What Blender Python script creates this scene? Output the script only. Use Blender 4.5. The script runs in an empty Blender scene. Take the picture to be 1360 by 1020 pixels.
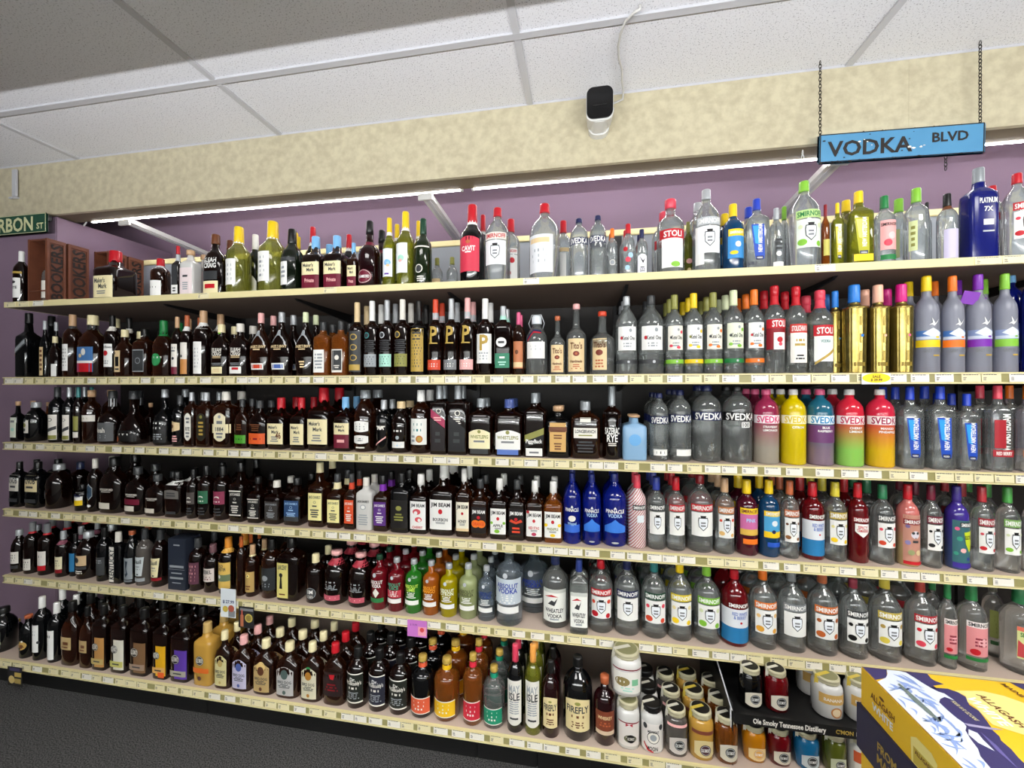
import bpy, bmesh, math, random
import numpy as np
from mathutils import Vector, Matrix, Euler

random.seed(7)
S = bpy.context.scene
COL = S.collection

# ------------------------------------------------------------------ camera, world, lights, exposure
F, PX, HY, CZ, YAW = 540.0, 680.0, 513.0, 1.415, math.radians(9.98)
CA, SA = math.cos(YAW), math.sin(YAW)
cam = bpy.data.cameras.new('camera'); cam.sensor_width = 36; cam.lens = 36*F/1360
cam.shift_y = (HY-510)/1360; cam.clip_start = .02
camo = bpy.data.objects.new('camera', cam); COL.objects.link(camo)
camo.location = (0, 0, CZ); camo.rotation_euler = (math.pi/2, 0, YAW); S.camera = camo

w = bpy.data.worlds.new('world'); S.world = w; w.use_nodes = True
bg = w.node_tree.nodes['Background']; bg.inputs[0].default_value = (1, .99, .96, 1); bg.inputs[1].default_value = .045

def area(name, loc, sx, sy, power, rot, col=(1, .97, .92)):
    l = bpy.data.lights.new(name, 'AREA'); l.shape = 'RECTANGLE'; l.size = sx; l.size_y = sy
    l.energy = power; l.color = col
    o = bpy.data.objects.new(name, l); COL.objects.link(o); o.location = loc
    o.rotation_euler = rot
    return o
area('unseen_uplight', (.3, -1.0, 1.30), 5.4, .004, 245, (math.pi-.1, 0, 0), (.95, .97, 1))  # added uplight, out of view, to brighten the ceiling near the canopy
for lx in (-.9, 1.35, 3.4):
    area('ceiling_troffer_light', (lx, -.12, 2.60), 1.15, .55, 43 if lx > 0 else 25, (0, 0, 0), (1, .98, .95))
S.view_settings.view_transform = 'Standard'; S.view_settings.look = 'None'
S.view_settings.exposure = 0.0; S.view_settings.gamma = 1.0; S.view_settings.use_curve_mapping = False
S.cycles.transparent_max_bounces = 32; S.cycles.max_bounces = 8; S.cycles.diffuse_bounces = 3
S.cycles.caustics_reflective = False; S.cycles.caustics_refractive = False

# ------------------------------------------------------------------ colours and materials
def lin(h):
    h = h.lstrip('#'); v = [int(h[i:i+2], 16)/255 for i in (0, 2, 4)]
    return tuple(x/12.92 if x <= .04045 else ((x+.055)/1.055)**2.4 for x in v)
C = dict(W='#f0f0ec', K='#141414', R='#c01c28', G='#1f7a3f', B='#1f3fb8', Y='#f0cc1e', O='#ee7722', P='#5a2a9a', M='#6e1a30',
         C='#efe3b4', T='#c9a26a', S='#b9bdc0', N='#1c2450', L='#7db9e8', H='#e0608a', D='#b89a48', g='#7c7f82', X='#3a3c3e',
         V='#e8e4da', J='#c9c2dc', LG='#84c03c', TL='#2e7a7a', MT='#a9dccb', CP='#b8623c', CK='#c8a27c', OL='#8c8c46', PK='#efb3b0',
         MG='#d01a80', BR='#6a3d22', AZ='#2a7fd8', PU='#7a2aa8', LB='#a9cdf0', SK='#4aa0d0', TN='#e3c99a', RO='#d4482c', LR='#e2475a', DR='#8a1420',
         GR='#9aa0a4', DG='#14402c', PE='#f2b79a', LI='#d9e2b8', LV='#b6a8e0', WN='#dfe6ea', IV='#f4ecd2')
MATS = {}
def principled(name, col, rough=.5, metal=0., spec=.5, bump=None, noise=None, emit=0):
    m = bpy.data.materials.new(name); m.use_nodes = True; nt = m.node_tree; b = nt.nodes['Principled BSDF']
    b.inputs['Base Color'].default_value = (*col, 1); b.inputs['Roughness'].default_value = rough
    b.inputs['Metallic'].default_value = metal; b.inputs['Specular IOR Level'].default_value = spec
    if noise:   # (scale, strength, second colour)
        tc = nt.nodes.new('ShaderNodeTexCoord'); n = nt.nodes.new('ShaderNodeTexNoise')
        n.inputs['Scale'].default_value = noise[0]; n.inputs['Detail'].default_value = 6
        r = nt.nodes.new('ShaderNodeValToRGB'); mid = noise[3] if len(noise) > 3 else .5; r.color_ramp.elements[0].position = mid-noise[1]; r.color_ramp.elements[1].position = mid+noise[1]
        r.color_ramp.elements[0].color = (*noise[2], 1); r.color_ramp.elements[1].color = (*col, 1)
        nt.links.new(tc.outputs['Object'], n.inputs['Vector']); nt.links.new(n.outputs['Fac'], r.inputs['Fac'])
        nt.links.new(r.outputs['Color'], b.inputs['Base Color'])
    if bump:
        tc = nt.nodes.new('ShaderNodeTexCoord'); n = nt.nodes.new('ShaderNodeTexNoise'); n.inputs['Scale'].default_value = bump[0]
        bp = nt.nodes.new('ShaderNodeBump'); bp.inputs['Strength'].default_value = bump[1]; bp.inputs['Distance'].default_value = bump[2]
        nt.links.new(tc.outputs['Object'], n.inputs['Vector']); nt.links.new(n.outputs['Fac'], bp.inputs['Height'])
        nt.links.new(bp.outputs['Normal'], b.inputs['Normal'])
    if emit:
        b.inputs['Emission Color'].default_value = (*col, 1); b.inputs['Emission Strength'].default_value = emit
    return m
def paper(c):
    k = 'paper_'+c
    if k not in MATS: MATS[k] = principled(k, lin(C.get(c, c)), .42, spec=.35)
    return MATS[k]
def capm(c):
    k = 'cap_'+c
    if k not in MATS: MATS[k] = principled(k, lin(C.get(c, c)), .3, metal=.35 if c in ('S', 'GR') else 0, spec=.5)
    return MATS[k]
# clear and coloured glass with what is inside it: tint = what shines through one wall, col = colour of the contents, dw = how cloudy or dark the contents are
GL = dict(clr=('#eef2f2', '#d0d6d4', .22, .05), frost=('#d0d3e0', '#a9acba', .5, .35), amb=('#7a3c1a', '#1e0a04', .78, .06), dkamb=('#4a2010', '#0d0403', .9, .06),
          ltamb=('#d08a3c', '#8a4a14', .5, .06), blk=('#14161a', '#08090b', .95, .06), grn=('#5a7040', '#22301a', .6, .06), dgrn=('#2c3a22', '#10180e', .85, .06),
          wht=('#dfe0a0', '#8a8c38', .38, .05), ygn=('#c8c860', '#7c8020', .45, .05), blu=('#2a48c0', '#0c1f8c', .62, .06), nvy=('#2436a8', '#101a78', .7, .2),
          red=('#a01420', '#6a0a12', .75, .06), yel=('#e0c81c', '#d8c000', .9, .2), tel=('#1e5a86', '#0c4470', .7, .06), mar=('#7a1830', '#4e1024', .8, .06),
          org=('#e08a30', '#b86010', .6, .06), mlk=('#f0f0f0', '#d9d8d4', .93, .15), vgn=('#d4dcae', '#b9c48c', .55, .06), lbl=('#b9d4ea', '#8fb8dc', .85, .3),
          grnl=('#4aa83a', '#2f8a28', .6, .06), rdl=('#a02030', '#7a101c', .65, .06), yll=('#d8cc2c', '#b8a800', .6, .06), cream=('#d8b060', '#c09440', .92, .1),
          gold=None, dred=('#4a0e14', '#1c0508', .88, .06), abs_=('#d5e2ec', '#a9bccc', .3, .12), gry=('#8a8a88', '#57524e', .85, .1), skb=('#3a92c4', '#1c6c9c', .75, .06),
          pkl=('#a8a850', '#5c6420', .75, .06), pch=('#e0a030', '#c07a10', .8, .06))
def glass(g):
    k = 'glass_'+g
    if k in MATS: return MATS[k]
    if g == 'gold':
        MATS[k] = principled(k, lin('#b8a662'), .27, metal=.88, noise=(60, .25, lin('#94813e'))); return MATS[k]
    if g.startswith('gr:'):     # gr:bottom:top:clearness  sleeve colour that fades up the bottle
        _, a, b, t = g.split(':'); tint, col, dw, ro = C.get(a, a), C.get(a, a), float(t), .1
    elif g == 'stripe': tint, col, dw, ro, a, b = '#ffffff', '#e9e4e2', 1., .2, None, None
    else: (tint, col, dw, ro), a, b = GL[g], None, None
    m = bpy.data.materials.new(k); m.use_nodes = True; nt = m.node_tree; nt.nodes.clear(); N = nt.nodes.new; ln = nt.links.new
    out = N('ShaderNodeOutputMaterial'); tr = N('ShaderNodeBsdfTransparent'); di = N('ShaderNodeBsdfDiffuse'); gl = N('ShaderNodeBsdfGlossy')
    lw = N('ShaderNodeLayerWeight'); lw.inputs[0].default_value = .5
    mc = N('ShaderNodeMix'); mc.data_type = 'RGBA'; tl = lin(tint)
    mc.inputs['A'].default_value = (*tl, 1); mc.inputs['B'].default_value = (*[x*.30 for x in tl], 1)
    p3 = N('ShaderNodeMath'); p3.operation = 'POWER'; p3.inputs[1].default_value = 2.5; ln(lw.outputs['Facing'], p3.inputs[0]); ln(p3.outputs[0], mc.inputs['Factor'])
    ln(mc.outputs['Result'], tr.inputs['Color'])
    di.inputs['Color'].default_value = (*lin(col), 1)
    if g in ('amb', 'dkamb', 'ltamb', 'dred', 'org'):     # thin at the sides, so the liquid shows its colour there
        me_ = N('ShaderNodeMix'); me_.data_type = 'RGBA'; me_.inputs['A'].default_value = (*lin(col), 1); me_.inputs['B'].default_value = (*[x*.55 for x in lin(tint)], 1)
        p2 = N('ShaderNodeMath'); p2.operation = 'POWER'; p2.inputs[1].default_value = 2.0; ln(lw.outputs['Facing'], p2.inputs[0]); ln(p2.outputs[0], me_.inputs['Factor']); ln(me_.outputs['Result'], di.inputs['Color'])
    if a or g == 'stripe':
        tc = N('ShaderNodeTexCoord'); sp = N('ShaderNodeSeparateXYZ'); ln(tc.outputs['Generated'], sp.inputs[0]); r = N('ShaderNodeValToRGB')
        if a:
            r.color_ramp.elements[0].position = .22; r.color_ramp.elements[1].position = .62
            r.color_ramp.elements[0].color = (*lin(C.get(a, a)), 1); r.color_ramp.elements[1].color = (*lin(C.get(b, b)), 1)
            ln(sp.outputs['Z'], r.inputs['Fac'])
        else:
            ad = N('ShaderNodeMath'); ad.operation = 'MULTIPLY_ADD'; ad.inputs[1].default_value = 22; ln(sp.outputs['Z'], ad.inputs[0])
            mu = N('ShaderNodeMath'); mu.operation = 'MULTIPLY'; mu.inputs[1].default_value = -7; ln(sp.outputs['X'], mu.inputs[0]); ln(mu.outputs[0], ad.inputs[2])
            fr = N('ShaderNodeMath'); fr.operation = 'FRACT'; ln(ad.outputs[0], fr.inputs[0]); ln(fr.outputs[0], r.inputs['Fac'])
            r.color_ramp.interpolation = 'CONSTANT'; r.color_ramp.elements[0].color = (*lin('#b04a4e'), 1); r.color_ramp.elements[1].position = .36; r.color_ramp.elements[1].color = (*lin('#ded4d4'), 1)
        ln(r.outputs['Color'], di.inputs['Color'])
    gl.inputs['Roughness'].default_value = ro; gl.inputs['Color'].default_value = (1, 1, 1, 1)
    m1 = N('ShaderNodeMixShader'); m1.inputs[0].default_value = dw; ln(tr.outputs[0], m1.inputs[1]); ln(di.outputs[0], m1.inputs[2])
    p5 = N('ShaderNodeMath'); p5.operation = 'POWER'; p5.inputs[1].default_value = 4; ln(lw.outputs['Facing'], p5.inputs[0])
    fr = N('ShaderNodeMath'); fr.operation = 'MULTIPLY_ADD'; fr.inputs[1].default_value = .8; fr.inputs[2].default_value = .05; ln(p5.outputs[0], fr.inputs[0])
    m2 = N('ShaderNodeMixShader'); ln(fr.outputs[0], m2.inputs[0]); ln(m1.outputs[0], m2.inputs[1]); ln(gl.outputs[0], m2.inputs[2])
    if g in ('clr', 'abs_'):    # thick clear glass and spirit: part of the light is bent
        rf = N('ShaderNodeBsdfRefraction'); rf.inputs['IOR'].default_value = 1.38; rf.inputs['Roughness'].default_value = .02; rf.inputs['Color'].default_value = (.95, .97, .97, 1)
        m0 = N('ShaderNodeMixShader'); m0.inputs[0].default_value = .5; ln(m1.outputs[0], m0.inputs[1]); ln(rf.outputs[0], m0.inputs[2]); ln(m0.outputs[0], m2.inputs[1])
    ln(m2.outputs[0], out.inputs[0]); MATS[k] = m
    return m

# ------------------------------------------------------------------ helpers
def link(name, me, parent=None, mat=None):
    o = bpy.data.objects.new(name, me)
    if mat is not None and me is not None and len(me.materials) == 0: me.materials.append(mat)
    COL.objects.link(o)
    if parent is not None: o.parent = parent
    return o
def empty(name, loc, label, cat, group=None):
    o = bpy.data.objects.new(name, None); COL.objects.link(o); o.location = loc; o.empty_display_size = .05
    return tag(o, label, cat, group)
def tag(o, label, cat, group=None):
    o['label'] = label; o['category'] = cat
    if group: o['group'] = group
    return o
def mesh(name, v, f, smooth=False):
    me = bpy.data.meshes.new(name); me.from_pydata([tuple(map(float, p)) for p in v], [], [tuple(q) for q in f]); me.update()
    if smooth: me.polygons.foreach_set('use_smooth', [True]*len(me.polygons))
    return me
def boxmesh(name, lo, hi, bev=0.):
    bm = bmesh.new(); bmesh.ops.create_cube(bm, size=1)
    for v in bm.verts:
        for i in range(3): v.co[i] = lo[i]+(v.co[i]+.5)*(hi[i]-lo[i])
    if bev: bmesh.ops.bevel(bm, geom=bm.edges[:], offset=bev, segments=2, affect='EDGES')
    me = bpy.data.meshes.new(name); bm.to_mesh(me); bm.free(); return me
def box(name, lo, hi, mat, parent=None, bev=0.): return link(name, boxmesh(name, lo, hi, bev), parent, mat)
def structure(o): o['kind'] = 'structure'; return o
def tube(name, pts, r, mat, parent=None, closed=False, n=8, joined=None):
    v, f = ([], []) if joined is None else joined; P = [Vector(p) for p in pts]; m = len(P); o0 = len(v)
    for i, p in enumerate(P):
        a = P[(i-1) % m] if closed or i else P[0]; b = P[(i+1) % m] if closed or i < m-1 else P[-1]
        t = (b-a).normalized(); u = t.cross(Vector((.123, .31, .94))).normalized(); q = t.cross(u)
        for k in range(n):
            an = 2*math.pi*k/n; v.append(p+(u*math.cos(an)+q*math.sin(an))*r)
    for i in range(m if closed else m-1):
        j = (i+1) % m
        for k in range(n): f.append((o0+i*n+k, o0+i*n+(k+1) % n, o0+j*n+(k+1) % n, o0+j*n+k))
    if not closed: f.append(tuple(o0+k for k in range(n))[::-1]); f.append(tuple(o0+(m-1)*n+k for k in range(n)))
    if joined is None: return link(name, mesh(name, v, f, True), parent, mat)
def ratio(px): u = px-PX; return (-F*SA+u*CA)/(F*CA+u*SA)          # X / Y of a sight line
def depth(x, y): return -x*SA+y*CA
def zat(py, x, y): return CZ+(HY-py)/F*depth(x, y)
TXT = {}
def textverts(t):
    if t not in TXT:
        c = bpy.data.curves.new('lettering', 'FONT'); c.body = t; c.size = 1; c.resolution_u = 2; c.offset = .026
        o = bpy.data.objects.new('lettering', c); me = o.to_mesh()
        v = np.array([(p.co.x, p.co.y) for p in me.vertices]) if len(me.vertices) else np.zeros((0, 2))
        f = [tuple(p.vertices) for p in me.polygons]
        o.to_mesh_clear(); bpy.data.objects.remove(o); bpy.data.curves.remove(c)
        if len(v): v[:, 0] -= (v[:, 0].min()+v[:, 0].max())/2; v[:, 1] -= .35
        TXT[t] = (v, f)
    return TXT[t]
def flat_text(name, t, h, width, fn, mat, parent):
    """text laid through fn(u, v) -> xyz; h = capital height, width = most it may take"""
    v, f = textverts(t); s = h/.72; x = v[:, 0]*s; wd = x.max()-x.min()
    if width and wd > width: x = x*width/wd
    return link(name, mesh(name, [fn(a, b) for a, b in zip(x, v[:, 1]*s)], f), parent, mat)

# ------------------------------------------------------------------ bottles
# profile (height, radius), cap bottom, cap radius, superellipse exponent, depth / width
SH = dict(
 std=([(0, .9), (.02, 1), (.62, 1), (.68, .95), (.73, .78), (.77, .52), (.80, .37), (.97, .33)], .815, .40, 2, 1),
 mag=([(0, .9), (.02, 1), (.62, 1), (.69, .93), (.75, .74), (.80, .5), (.84, .32), (.97, .29)], .88, .33, 2, 1),
 wine=([(0, .93), (.015, 1), (.56, 1), (.63, .92), (.69, .64), (.74, .44), (.78, .38), (.98, .36)], .80, .41, 2, 1),
 dome=([(0, .92), (.02, 1), (.69, 1), (.77, .93), (.83, .72), (.86, .5), (.885, .34), (.96, .32)], .925, .37, 2, 1),
 sq=([(0, .94), (.02, 1), (.58, 1), (.63, .94), (.67, .65), (.71, .42), (.9, .34)], .84, .40, 6, 1),
 sqw=([(0, .94), (.02, 1), (.66, 1), (.71, .96), (.75, .68), (.78, .4), (.9, .3)], .84, .36, 5, .75),
 flat=([(0, .95), (.02, 1), (.50, 1), (.58, .96), (.65, .80), (.70, .55), (.74, .35), (.80, .28), (.97, .27)], .84, .33, 2.8, .62),
 tear=([(0, .76), (.03, .84), (.28, 1.0), (.42, .98), (.54, .80), (.64, .52), (.72, .28), (.78, .22), (.97, .2)], .84, .26, 2.5, .6),
 cyl=([(0, .95), (.015, 1), (.61, 1), (.655, .9), (.69, .52), (.72, .36), (.98, .33)], .73, .37, 2, 1),
 slim=([(0, .95), (.012, 1), (.62, 1), (.68, .93), (.74, .70), (.78, .46), (.81, .36), (.97, .33)], .83, .40, 2, 1),
 squat=([(0, .9), (.03, 1), (.40, 1), (.50, .92), (.57, .68), (.63, .38), (.70, .28), (.96, .25)], .85, .33, 2, 1),
 jug=([(0, .9), (.03, 1), (.55, 1), (.66, .92), (.76, .66), (.82, .40), (.88, .34), (.96, .34)], .86, .46, 2, 1),
 bell=([(0, .94), (.04, 1), (.22, .98), (.36, .84), (.46, .6), (.54, .34), (.62, .25), (.97, .22)], .84, .28, 2.2, .75),
 apo=([(0, .95), (.02, 1), (.70, 1), (.76, .92), (.79, .6), (.81, .34), (.94, .30)], .89, .42, 4.5, .55),
 au=([(0, .94), (.01, .96), (.72, 1.02), (.735, 1.05), (.75, 1.0), (.76, .62), (.79, .48), (.9, .44)], .80, .55, 2.6, 1),
 goose=([(0, .93), (.01, 1), (.62, .97), (.68, .90), (.73, .70), (.77, .46), (.80, .38), (.97, .33)], .84, .40, 2, 1),
 long=([(0, .92), (.015, 1), (.50, 1), (.56, .94), (.61, .72), (.65, .44), (.70, .33), (.97, .29)], .86, .34, 2, 1),
 rect=([(0, .95), (.01, 1), (.735, 1), (.745, .97), (.755, .5), (.77, .34), (.9, .3)], .80, .38, 7, .62),
 jar=([(0, .90), (.03, 1), (.70, 1), (.79, .95), (.84, .82), (.90, .80)], .86, .86, 2.4, 1),
)
def ringfn(sh, w):
    prof, cz, cr, n, rho = SH[sh]
    zs = np.array([p[0] for p in prof]); rs = np.array([p[1] for p in prof]); rn = rs[-1]
    def dims(z):
        r = np.interp(z, zs, rs); t = np.clip((.8-r)/max(.8-rn, .01), 0, 1); t = t if rn < .7 else t*0
        return w*r, w*r*(rho+(1-rho)*t), n+(2-n)*t
    return dims
def cross(a, b, n, ph):
    s, c = np.sin(ph), np.cos(ph); e = 2/n
    return a*np.sign(s)*np.abs(s)**e, -b*np.sign(c)*np.abs(c)**e
SH['lq'] = ([(0, .9), (.02, 1), (.63, 1), (.69, .95), (.735, .78), (.765, .52), (.79, .36), (.97, .33)], .905, .37, 2, 1)
def bodymesh(sh, w, h):
    prof = SH[sh][0]; dims = ringfn(sh, w); zz = [prof[0][0]]
    for (z0, r0), (z1, r1) in zip(prof, prof[1:]): zz += [z0+(z1-z0)*k for k in ((.5, 1) if abs(r1-r0) > .08 else (1,))]
    seg = 24 if sh != 'au' else 64; ph = np.linspace(-math.pi, math.pi, seg, endpoint=False); v, f = [], []
    if SH[sh][3] > 3: ph = np.arctan2(np.sign(np.sin(ph))*np.abs(np.sin(ph))**1.6, np.sign(np.cos(ph))*np.abs(np.cos(ph))**1.6)
    for z in zz:
        a, b, n = dims(z); x, y = cross(a, b, n, ph)
        if sh == 'au' and z < .73: x, y = x*(1-.022*np.cos(16*ph)), y*(1-.022*np.cos(16*ph))
        v += [(p, q, z*h) for p, q in zip(x, y)]
    for i in range(len(zz)-1):
        for k in range(seg): f.append((i*seg+k, i*seg+(k+1) % seg, (i+1)*seg+(k+1) % seg, (i+1)*seg+k))
    f.append(tuple(range(seg))[::-1]); f.append(tuple((len(zz)-1)*seg+k for k in range(seg)))
    return mesh('body', v, f, True)
def capmesh(sh, w, h, kind=''):
    cz, cr = SH[sh][1], SH[sh][2]; rn = SH[sh][0][-1][1]; seg = 16
    if kind == 'wax': cz -= .04
    if kind == 'bare': P = [(cz+.06, cr*.8), (cz+.07, cr*1.05), (.985, cr*1.05), (1, cr*.92)]
    elif kind == 'cork': cr = min(cr*1.25, .46); P = [(cz+.05, rn*1.0), (cz+.06, cr), (.99, cr), (1, cr*.9)]
    elif kind == 'long': P = [(cz-.06, cr), (cz+.02, cr*.97), (.985, cr*.92), (1, cr*.8)]
    elif sh == 'jar': P = [(cz, cr), (.9, cr*1.02), (.93, cr*.98), (.94, cr*1.02), (.99, cr), (1, cr*.93)]
    else: P = [(cz, cr), (cz+.012, cr*1.03), (cz+.03, cr), (.985, cr*.97), (1, cr*.88)]
    v, f = [], []
    for i, (z, r) in enumerate(P):
        for k in range(seg):
            an = 2*math.pi*k/seg; zz = z-(.05*(k % 3 == 0)+.02*(k % 5 == 0))*(kind == 'wax' and i < 1)
            v.append((w*r*math.sin(an), -w*r*math.cos(an), zz*h))
    for i in range(len(P)-1):
        for k in range(seg): f.append((i*seg+k, i*seg+(k+1) % seg, (i+1)*seg+(k+1) % seg, (i+1)*seg+k))
    f.append(tuple(range(seg))[::-1]); f.append(tuple((len(P)-1)*seg+k for k in range(seg)))
    return mesh('cap', v, f, True)
PHT = np.linspace(-math.pi, math.pi, 241)
def surf(sh, w, h, s, z, e):
    """points on the bottle's skin: s = arc from the front / half width, z = height fraction, e = how far proud"""
    dims = ringfn(sh, w); out = np.zeros((len(s), 3)); zr = np.round(z, 3)
    for zz in np.unique(zr):
        a, b, n = dims(zz); x, y = cross(a+e, b+e, n, PHT); arc = np.concatenate([[0], np.cumsum(np.hypot(np.diff(x), np.diff(y)))]); arc -= arc[120]
        m = zr == zz; tgt = s[m]*w; px = np.interp(tgt, arc, x); py = np.interp(tgt, arc, y)
        out[m, 0] = px; out[m, 1] = py; out[m, 2] = z[m]*h
    return out
# decorations: tuples built by these helpers
def L(z0, z1, a, c, s=0, ta=0, ba=0): return ('L', z0, z1, a, c, s, ta, ba)
def T(t, z, h, c, s=0, m=.85, rot=0): return ('T', t, z, h, c, s, m, rot)
def D(z, r, c, s=0, q=1): return ('D', z, r, c, s, q)
def Pg(pts, c): return ('P', pts, c)
def I(z0, z1, n, c, a=.5, s=0): return ('I', z0, z1, n, c, a, s)
def decorate(root, sh, w, h, decos, simple=False):
    groups = {}
    for i, d in enumerate(decos):
        e = .0005+.00015*i; k = d[0]
        if simple and k != 'L': continue
        if k == 'L':
            _, z0, z1, a, c, s0, ta, ba = d; n = max(3, int(a*9)); ss = np.linspace(-a, a, n+1); q = 1-(ss/a)**2
            top = z1+ta*(q-1); bot = z0-ba*(q-1); nz = 3; v = []
            for j in range(nz+1):
                t = j/nz; v.append(surf(sh, w, h, ss+s0, bot+(top-bot)*t, e))
            v = np.concatenate(v); f = [(j*(n+1)+i2, j*(n+1)+i2+1, (j+1)*(n+1)+i2+1, (j+1)*(n+1)+i2) for j in range(nz) for i2 in range(n)]
            nm = 'label'
        elif k == 'T':
            _, t, z, th, c, s0, m, rot = d; v2, f = textverts(t)
            if not len(v2): continue
            sc = th*h/.72; x = v2[:, 0]*sc; y = v2[:, 1]*sc; lim = 2*m*w if not rot else m*h; wd = x.max()-x.min()
            if wd > lim: x = x*lim/wd
            if rot: x, y = (-y, x) if rot > 0 else (y, -x)
            if sc*.7/w > .2:       # large letters are cut into strips so that they follow the curve
                bm = bmesh.new(); vv = [bm.verts.new((a, b, 0)) for a, b in zip(x/w, y)]
                for q in f:
                    try: bm.faces.new([vv[j] for j in q])
                    except ValueError: pass
                for q in np.arange(math.ceil(min(x/w)/.1)*.1, max(x/w), .1): bmesh.ops.bisect_plane(bm, geom=bm.verts[:]+bm.edges[:]+bm.faces[:], plane_co=(q, 0, 0), plane_no=(1, 0, 0))
                bm.verts.index_update(); f = [tuple(j.index for j in fc.verts) for fc in bm.faces]; sz = np.array([j.co[:] for j in bm.verts]); bm.free(); x, y = sz[:, 0]*w, sz[:, 1]
            v = surf(sh, w, h, x/w+s0, z+y/h, e); nm = 'lettering'
        elif k == 'D':
            _, z, r, c, s0, q = d; an = np.linspace(0, 2*math.pi, 16, endpoint=False)
            s = np.concatenate([[s0], s0+r*.55*np.cos(an), s0+r*np.cos(an)]); zz = z+np.concatenate([[0], r*.55*np.sin(an)*q, r*np.sin(an)*q])*w/h
            v = surf(sh, w, h, s, zz, e); f = [(0, 1+k2, 1+(k2+1) % 16) for k2 in range(16)]+[(1+k2, 17+k2, 17+(k2+1) % 16, 1+(k2+1) % 16) for k2 in range(16)]; nm = 'emblem'
        elif k == 'P':
            _, pts, c = d; bm = bmesh.new(); bm.faces.new([bm.verts.new((p[0], p[1], 0)) for p in pts]); lo, hi = min(p[0] for p in pts), max(p[0] for p in pts)
            for q in np.arange(math.ceil(lo/.14)*.14, hi, .14):     # cut into strips so that the print follows the curve
                bmesh.ops.bisect_plane(bm, geom=bm.verts[:]+bm.edges[:]+bm.faces[:], plane_co=(q, 0, 0), plane_no=(1, 0, 0))
            bm.verts.index_update(); f = [tuple(x.index for x in fc.verts) for fc in bm.faces]; sz = np.array([x.co[:] for x in bm.verts]); bm.free()
            v = surf(sh, w, h, sz[:, 0], sz[:, 1], e); nm = 'emblem'
        else:
            _, z0, z1, n, c, a, s0 = d; v, f = [], []; rnd = random.Random(int(z0*1e4)+n)
            for j in range(n):
                zc = z1-(j+.5)*(z1-z0)/n; hh = (z1-z0)/n*.27; aa = a*rnd.uniform(.6, 1); ns = max(2, int(aa*6)); ss = np.linspace(-aa, aa, ns+1)+s0; o0 = len(v)*1
                v += list(surf(sh, w, h, ss, np.full(ns+1, zc-hh), e))+list(surf(sh, w, h, ss, np.full(ns+1, zc+hh), e))
                f += [(o0+q, o0+q+1, o0+ns+2+q, o0+ns+1+q) for q in range(ns)]
            v = np.array(v); nm = 'lettering'
        g = groups.setdefault((nm, c) if nm != 'label' else (nm, c, i), [[], []]); o0 = len(g[0])
        g[0].extend(v.tolist()); g[1].extend([tuple(o0+q for q in ff) for ff in f])
    made = []
    for key, (v, f) in groups.items():
        o = link(key[0], mesh(key[0], v, f, key[0] == 'label'), root, paper(key[1])); made.append(o)
    return made

# ---- label recipes shared by bottles of one family
def SHIELD(c='W', z=.37, k=1.):
    q = lambda pts, f: [(x*f*k, z+(y-.37)*f) for x, y in pts]
    sh = [(-.30, .45), (.30, .45), (.34, .41), (.30, .33), (0, .275), (-.30, .33), (-.34, .41)]
    return [Pg(q(sh, 1.0), 'X'), Pg(q(sh, .86), c), Pg([(-.16*k, z+.075), (.16*k, z+.075), (.19*k, z+.105), (-.19*k, z+.105)], 'K'), I(z-.045, z+.03, 2, 'g', .17*k)]
def SMIR(band, txt='W', fruit=None, lab='W', fr2=None, z=0.):
    d = [L(.22+z, .53+z, .9, lab), L(.545+z, .635+z, .95, band), T('SMIRNOFF', .59+z, .056, txt, m=.86)]
    if fruit: d += [D(.28+z, .30, fruit, -.55, .8), D(.26+z, .2, fruit, .58), D(.46+z, .17, fr2 or fruit, .66), D(.45+z, .15, fr2 or fruit, -.66)]
    return d+SHIELD('#eef3f8', .385+z, 1.15)
def SVED(band, txt, name=(), lab=None, nt='W', zb=.60):
    d = [L(zb-.055, zb+.055, 1.5, band), T('SVEDKA', zb, .088, txt, m=1.12)]
    for i, t in enumerate(name): d.append(T(t, zb-.10-.045*i, .028, nt, m=.6))
    return d
def KETEL(band, lab='W', acc='R', fr=None, z=.03):
    d = [L(.30, .60, .92, lab), T('Ketel One', .455, .05, 'X', .12, m=.6), D(.455, .12, acc, -.56, 1.3), I(.335, .40, 2, 'GR', .45), L(.13, .18, 1.35, band), D(.155, .12, 'S', .1), D(.55, .14, 'GR', .28, 1.2)]
    if fr: d += [D(.33, .24, fr, .3, .7), D(.35, .2, fr, -.55, .8), D(.52, .16, fr, .66, 1.2)]
    return d
def JB(word, acc='R', txt='K', lab='W', extra=()):
    return [L(.09, .52, .9, lab), T('JIM BEAM', .45, .058, txt, m=.78), D(.35, .17, 'R', 0, 1.15), T(word, .235, .045, acc, m=.6), I(.17, .205, 2, 'g', .5)]+list(extra)
def JD(lab, txt, big='', edge=None):
    return [L(.11, .54, .84, lab), T('JACK DANIEL\'S', .475, .042, txt, m=.72), D(.395, .16, txt, 0, .9), D(.395, .12, lab, 0, .9), I(.315, .355, 1, txt, .45), I(.15, .29, 4, txt, .55)]
def NEWAM(c1='#1648b4', c2='#2a9ae0', z0=.14, z1=.62):
    return [Pg([(-.42, z0+.05), (-.34, z0), (.38, z0), (.46, z0+.05), (.40, z1), (-.74, z1)], c1), Pg([(-.4, z0+.22), (.0, z0+.2), (-.05, z1-.02), (-.62, z1-.02)], c2),
            T('NEW AMSTERDAM', (z0+z1)/2+.05, .052, 'W', .05, m=(z1-z0)*.8, rot=1), L(z0-.005, z0+.045, .33, 'N'), T('VODKA', z0+.02, .022, 'W', m=.25)]
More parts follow.
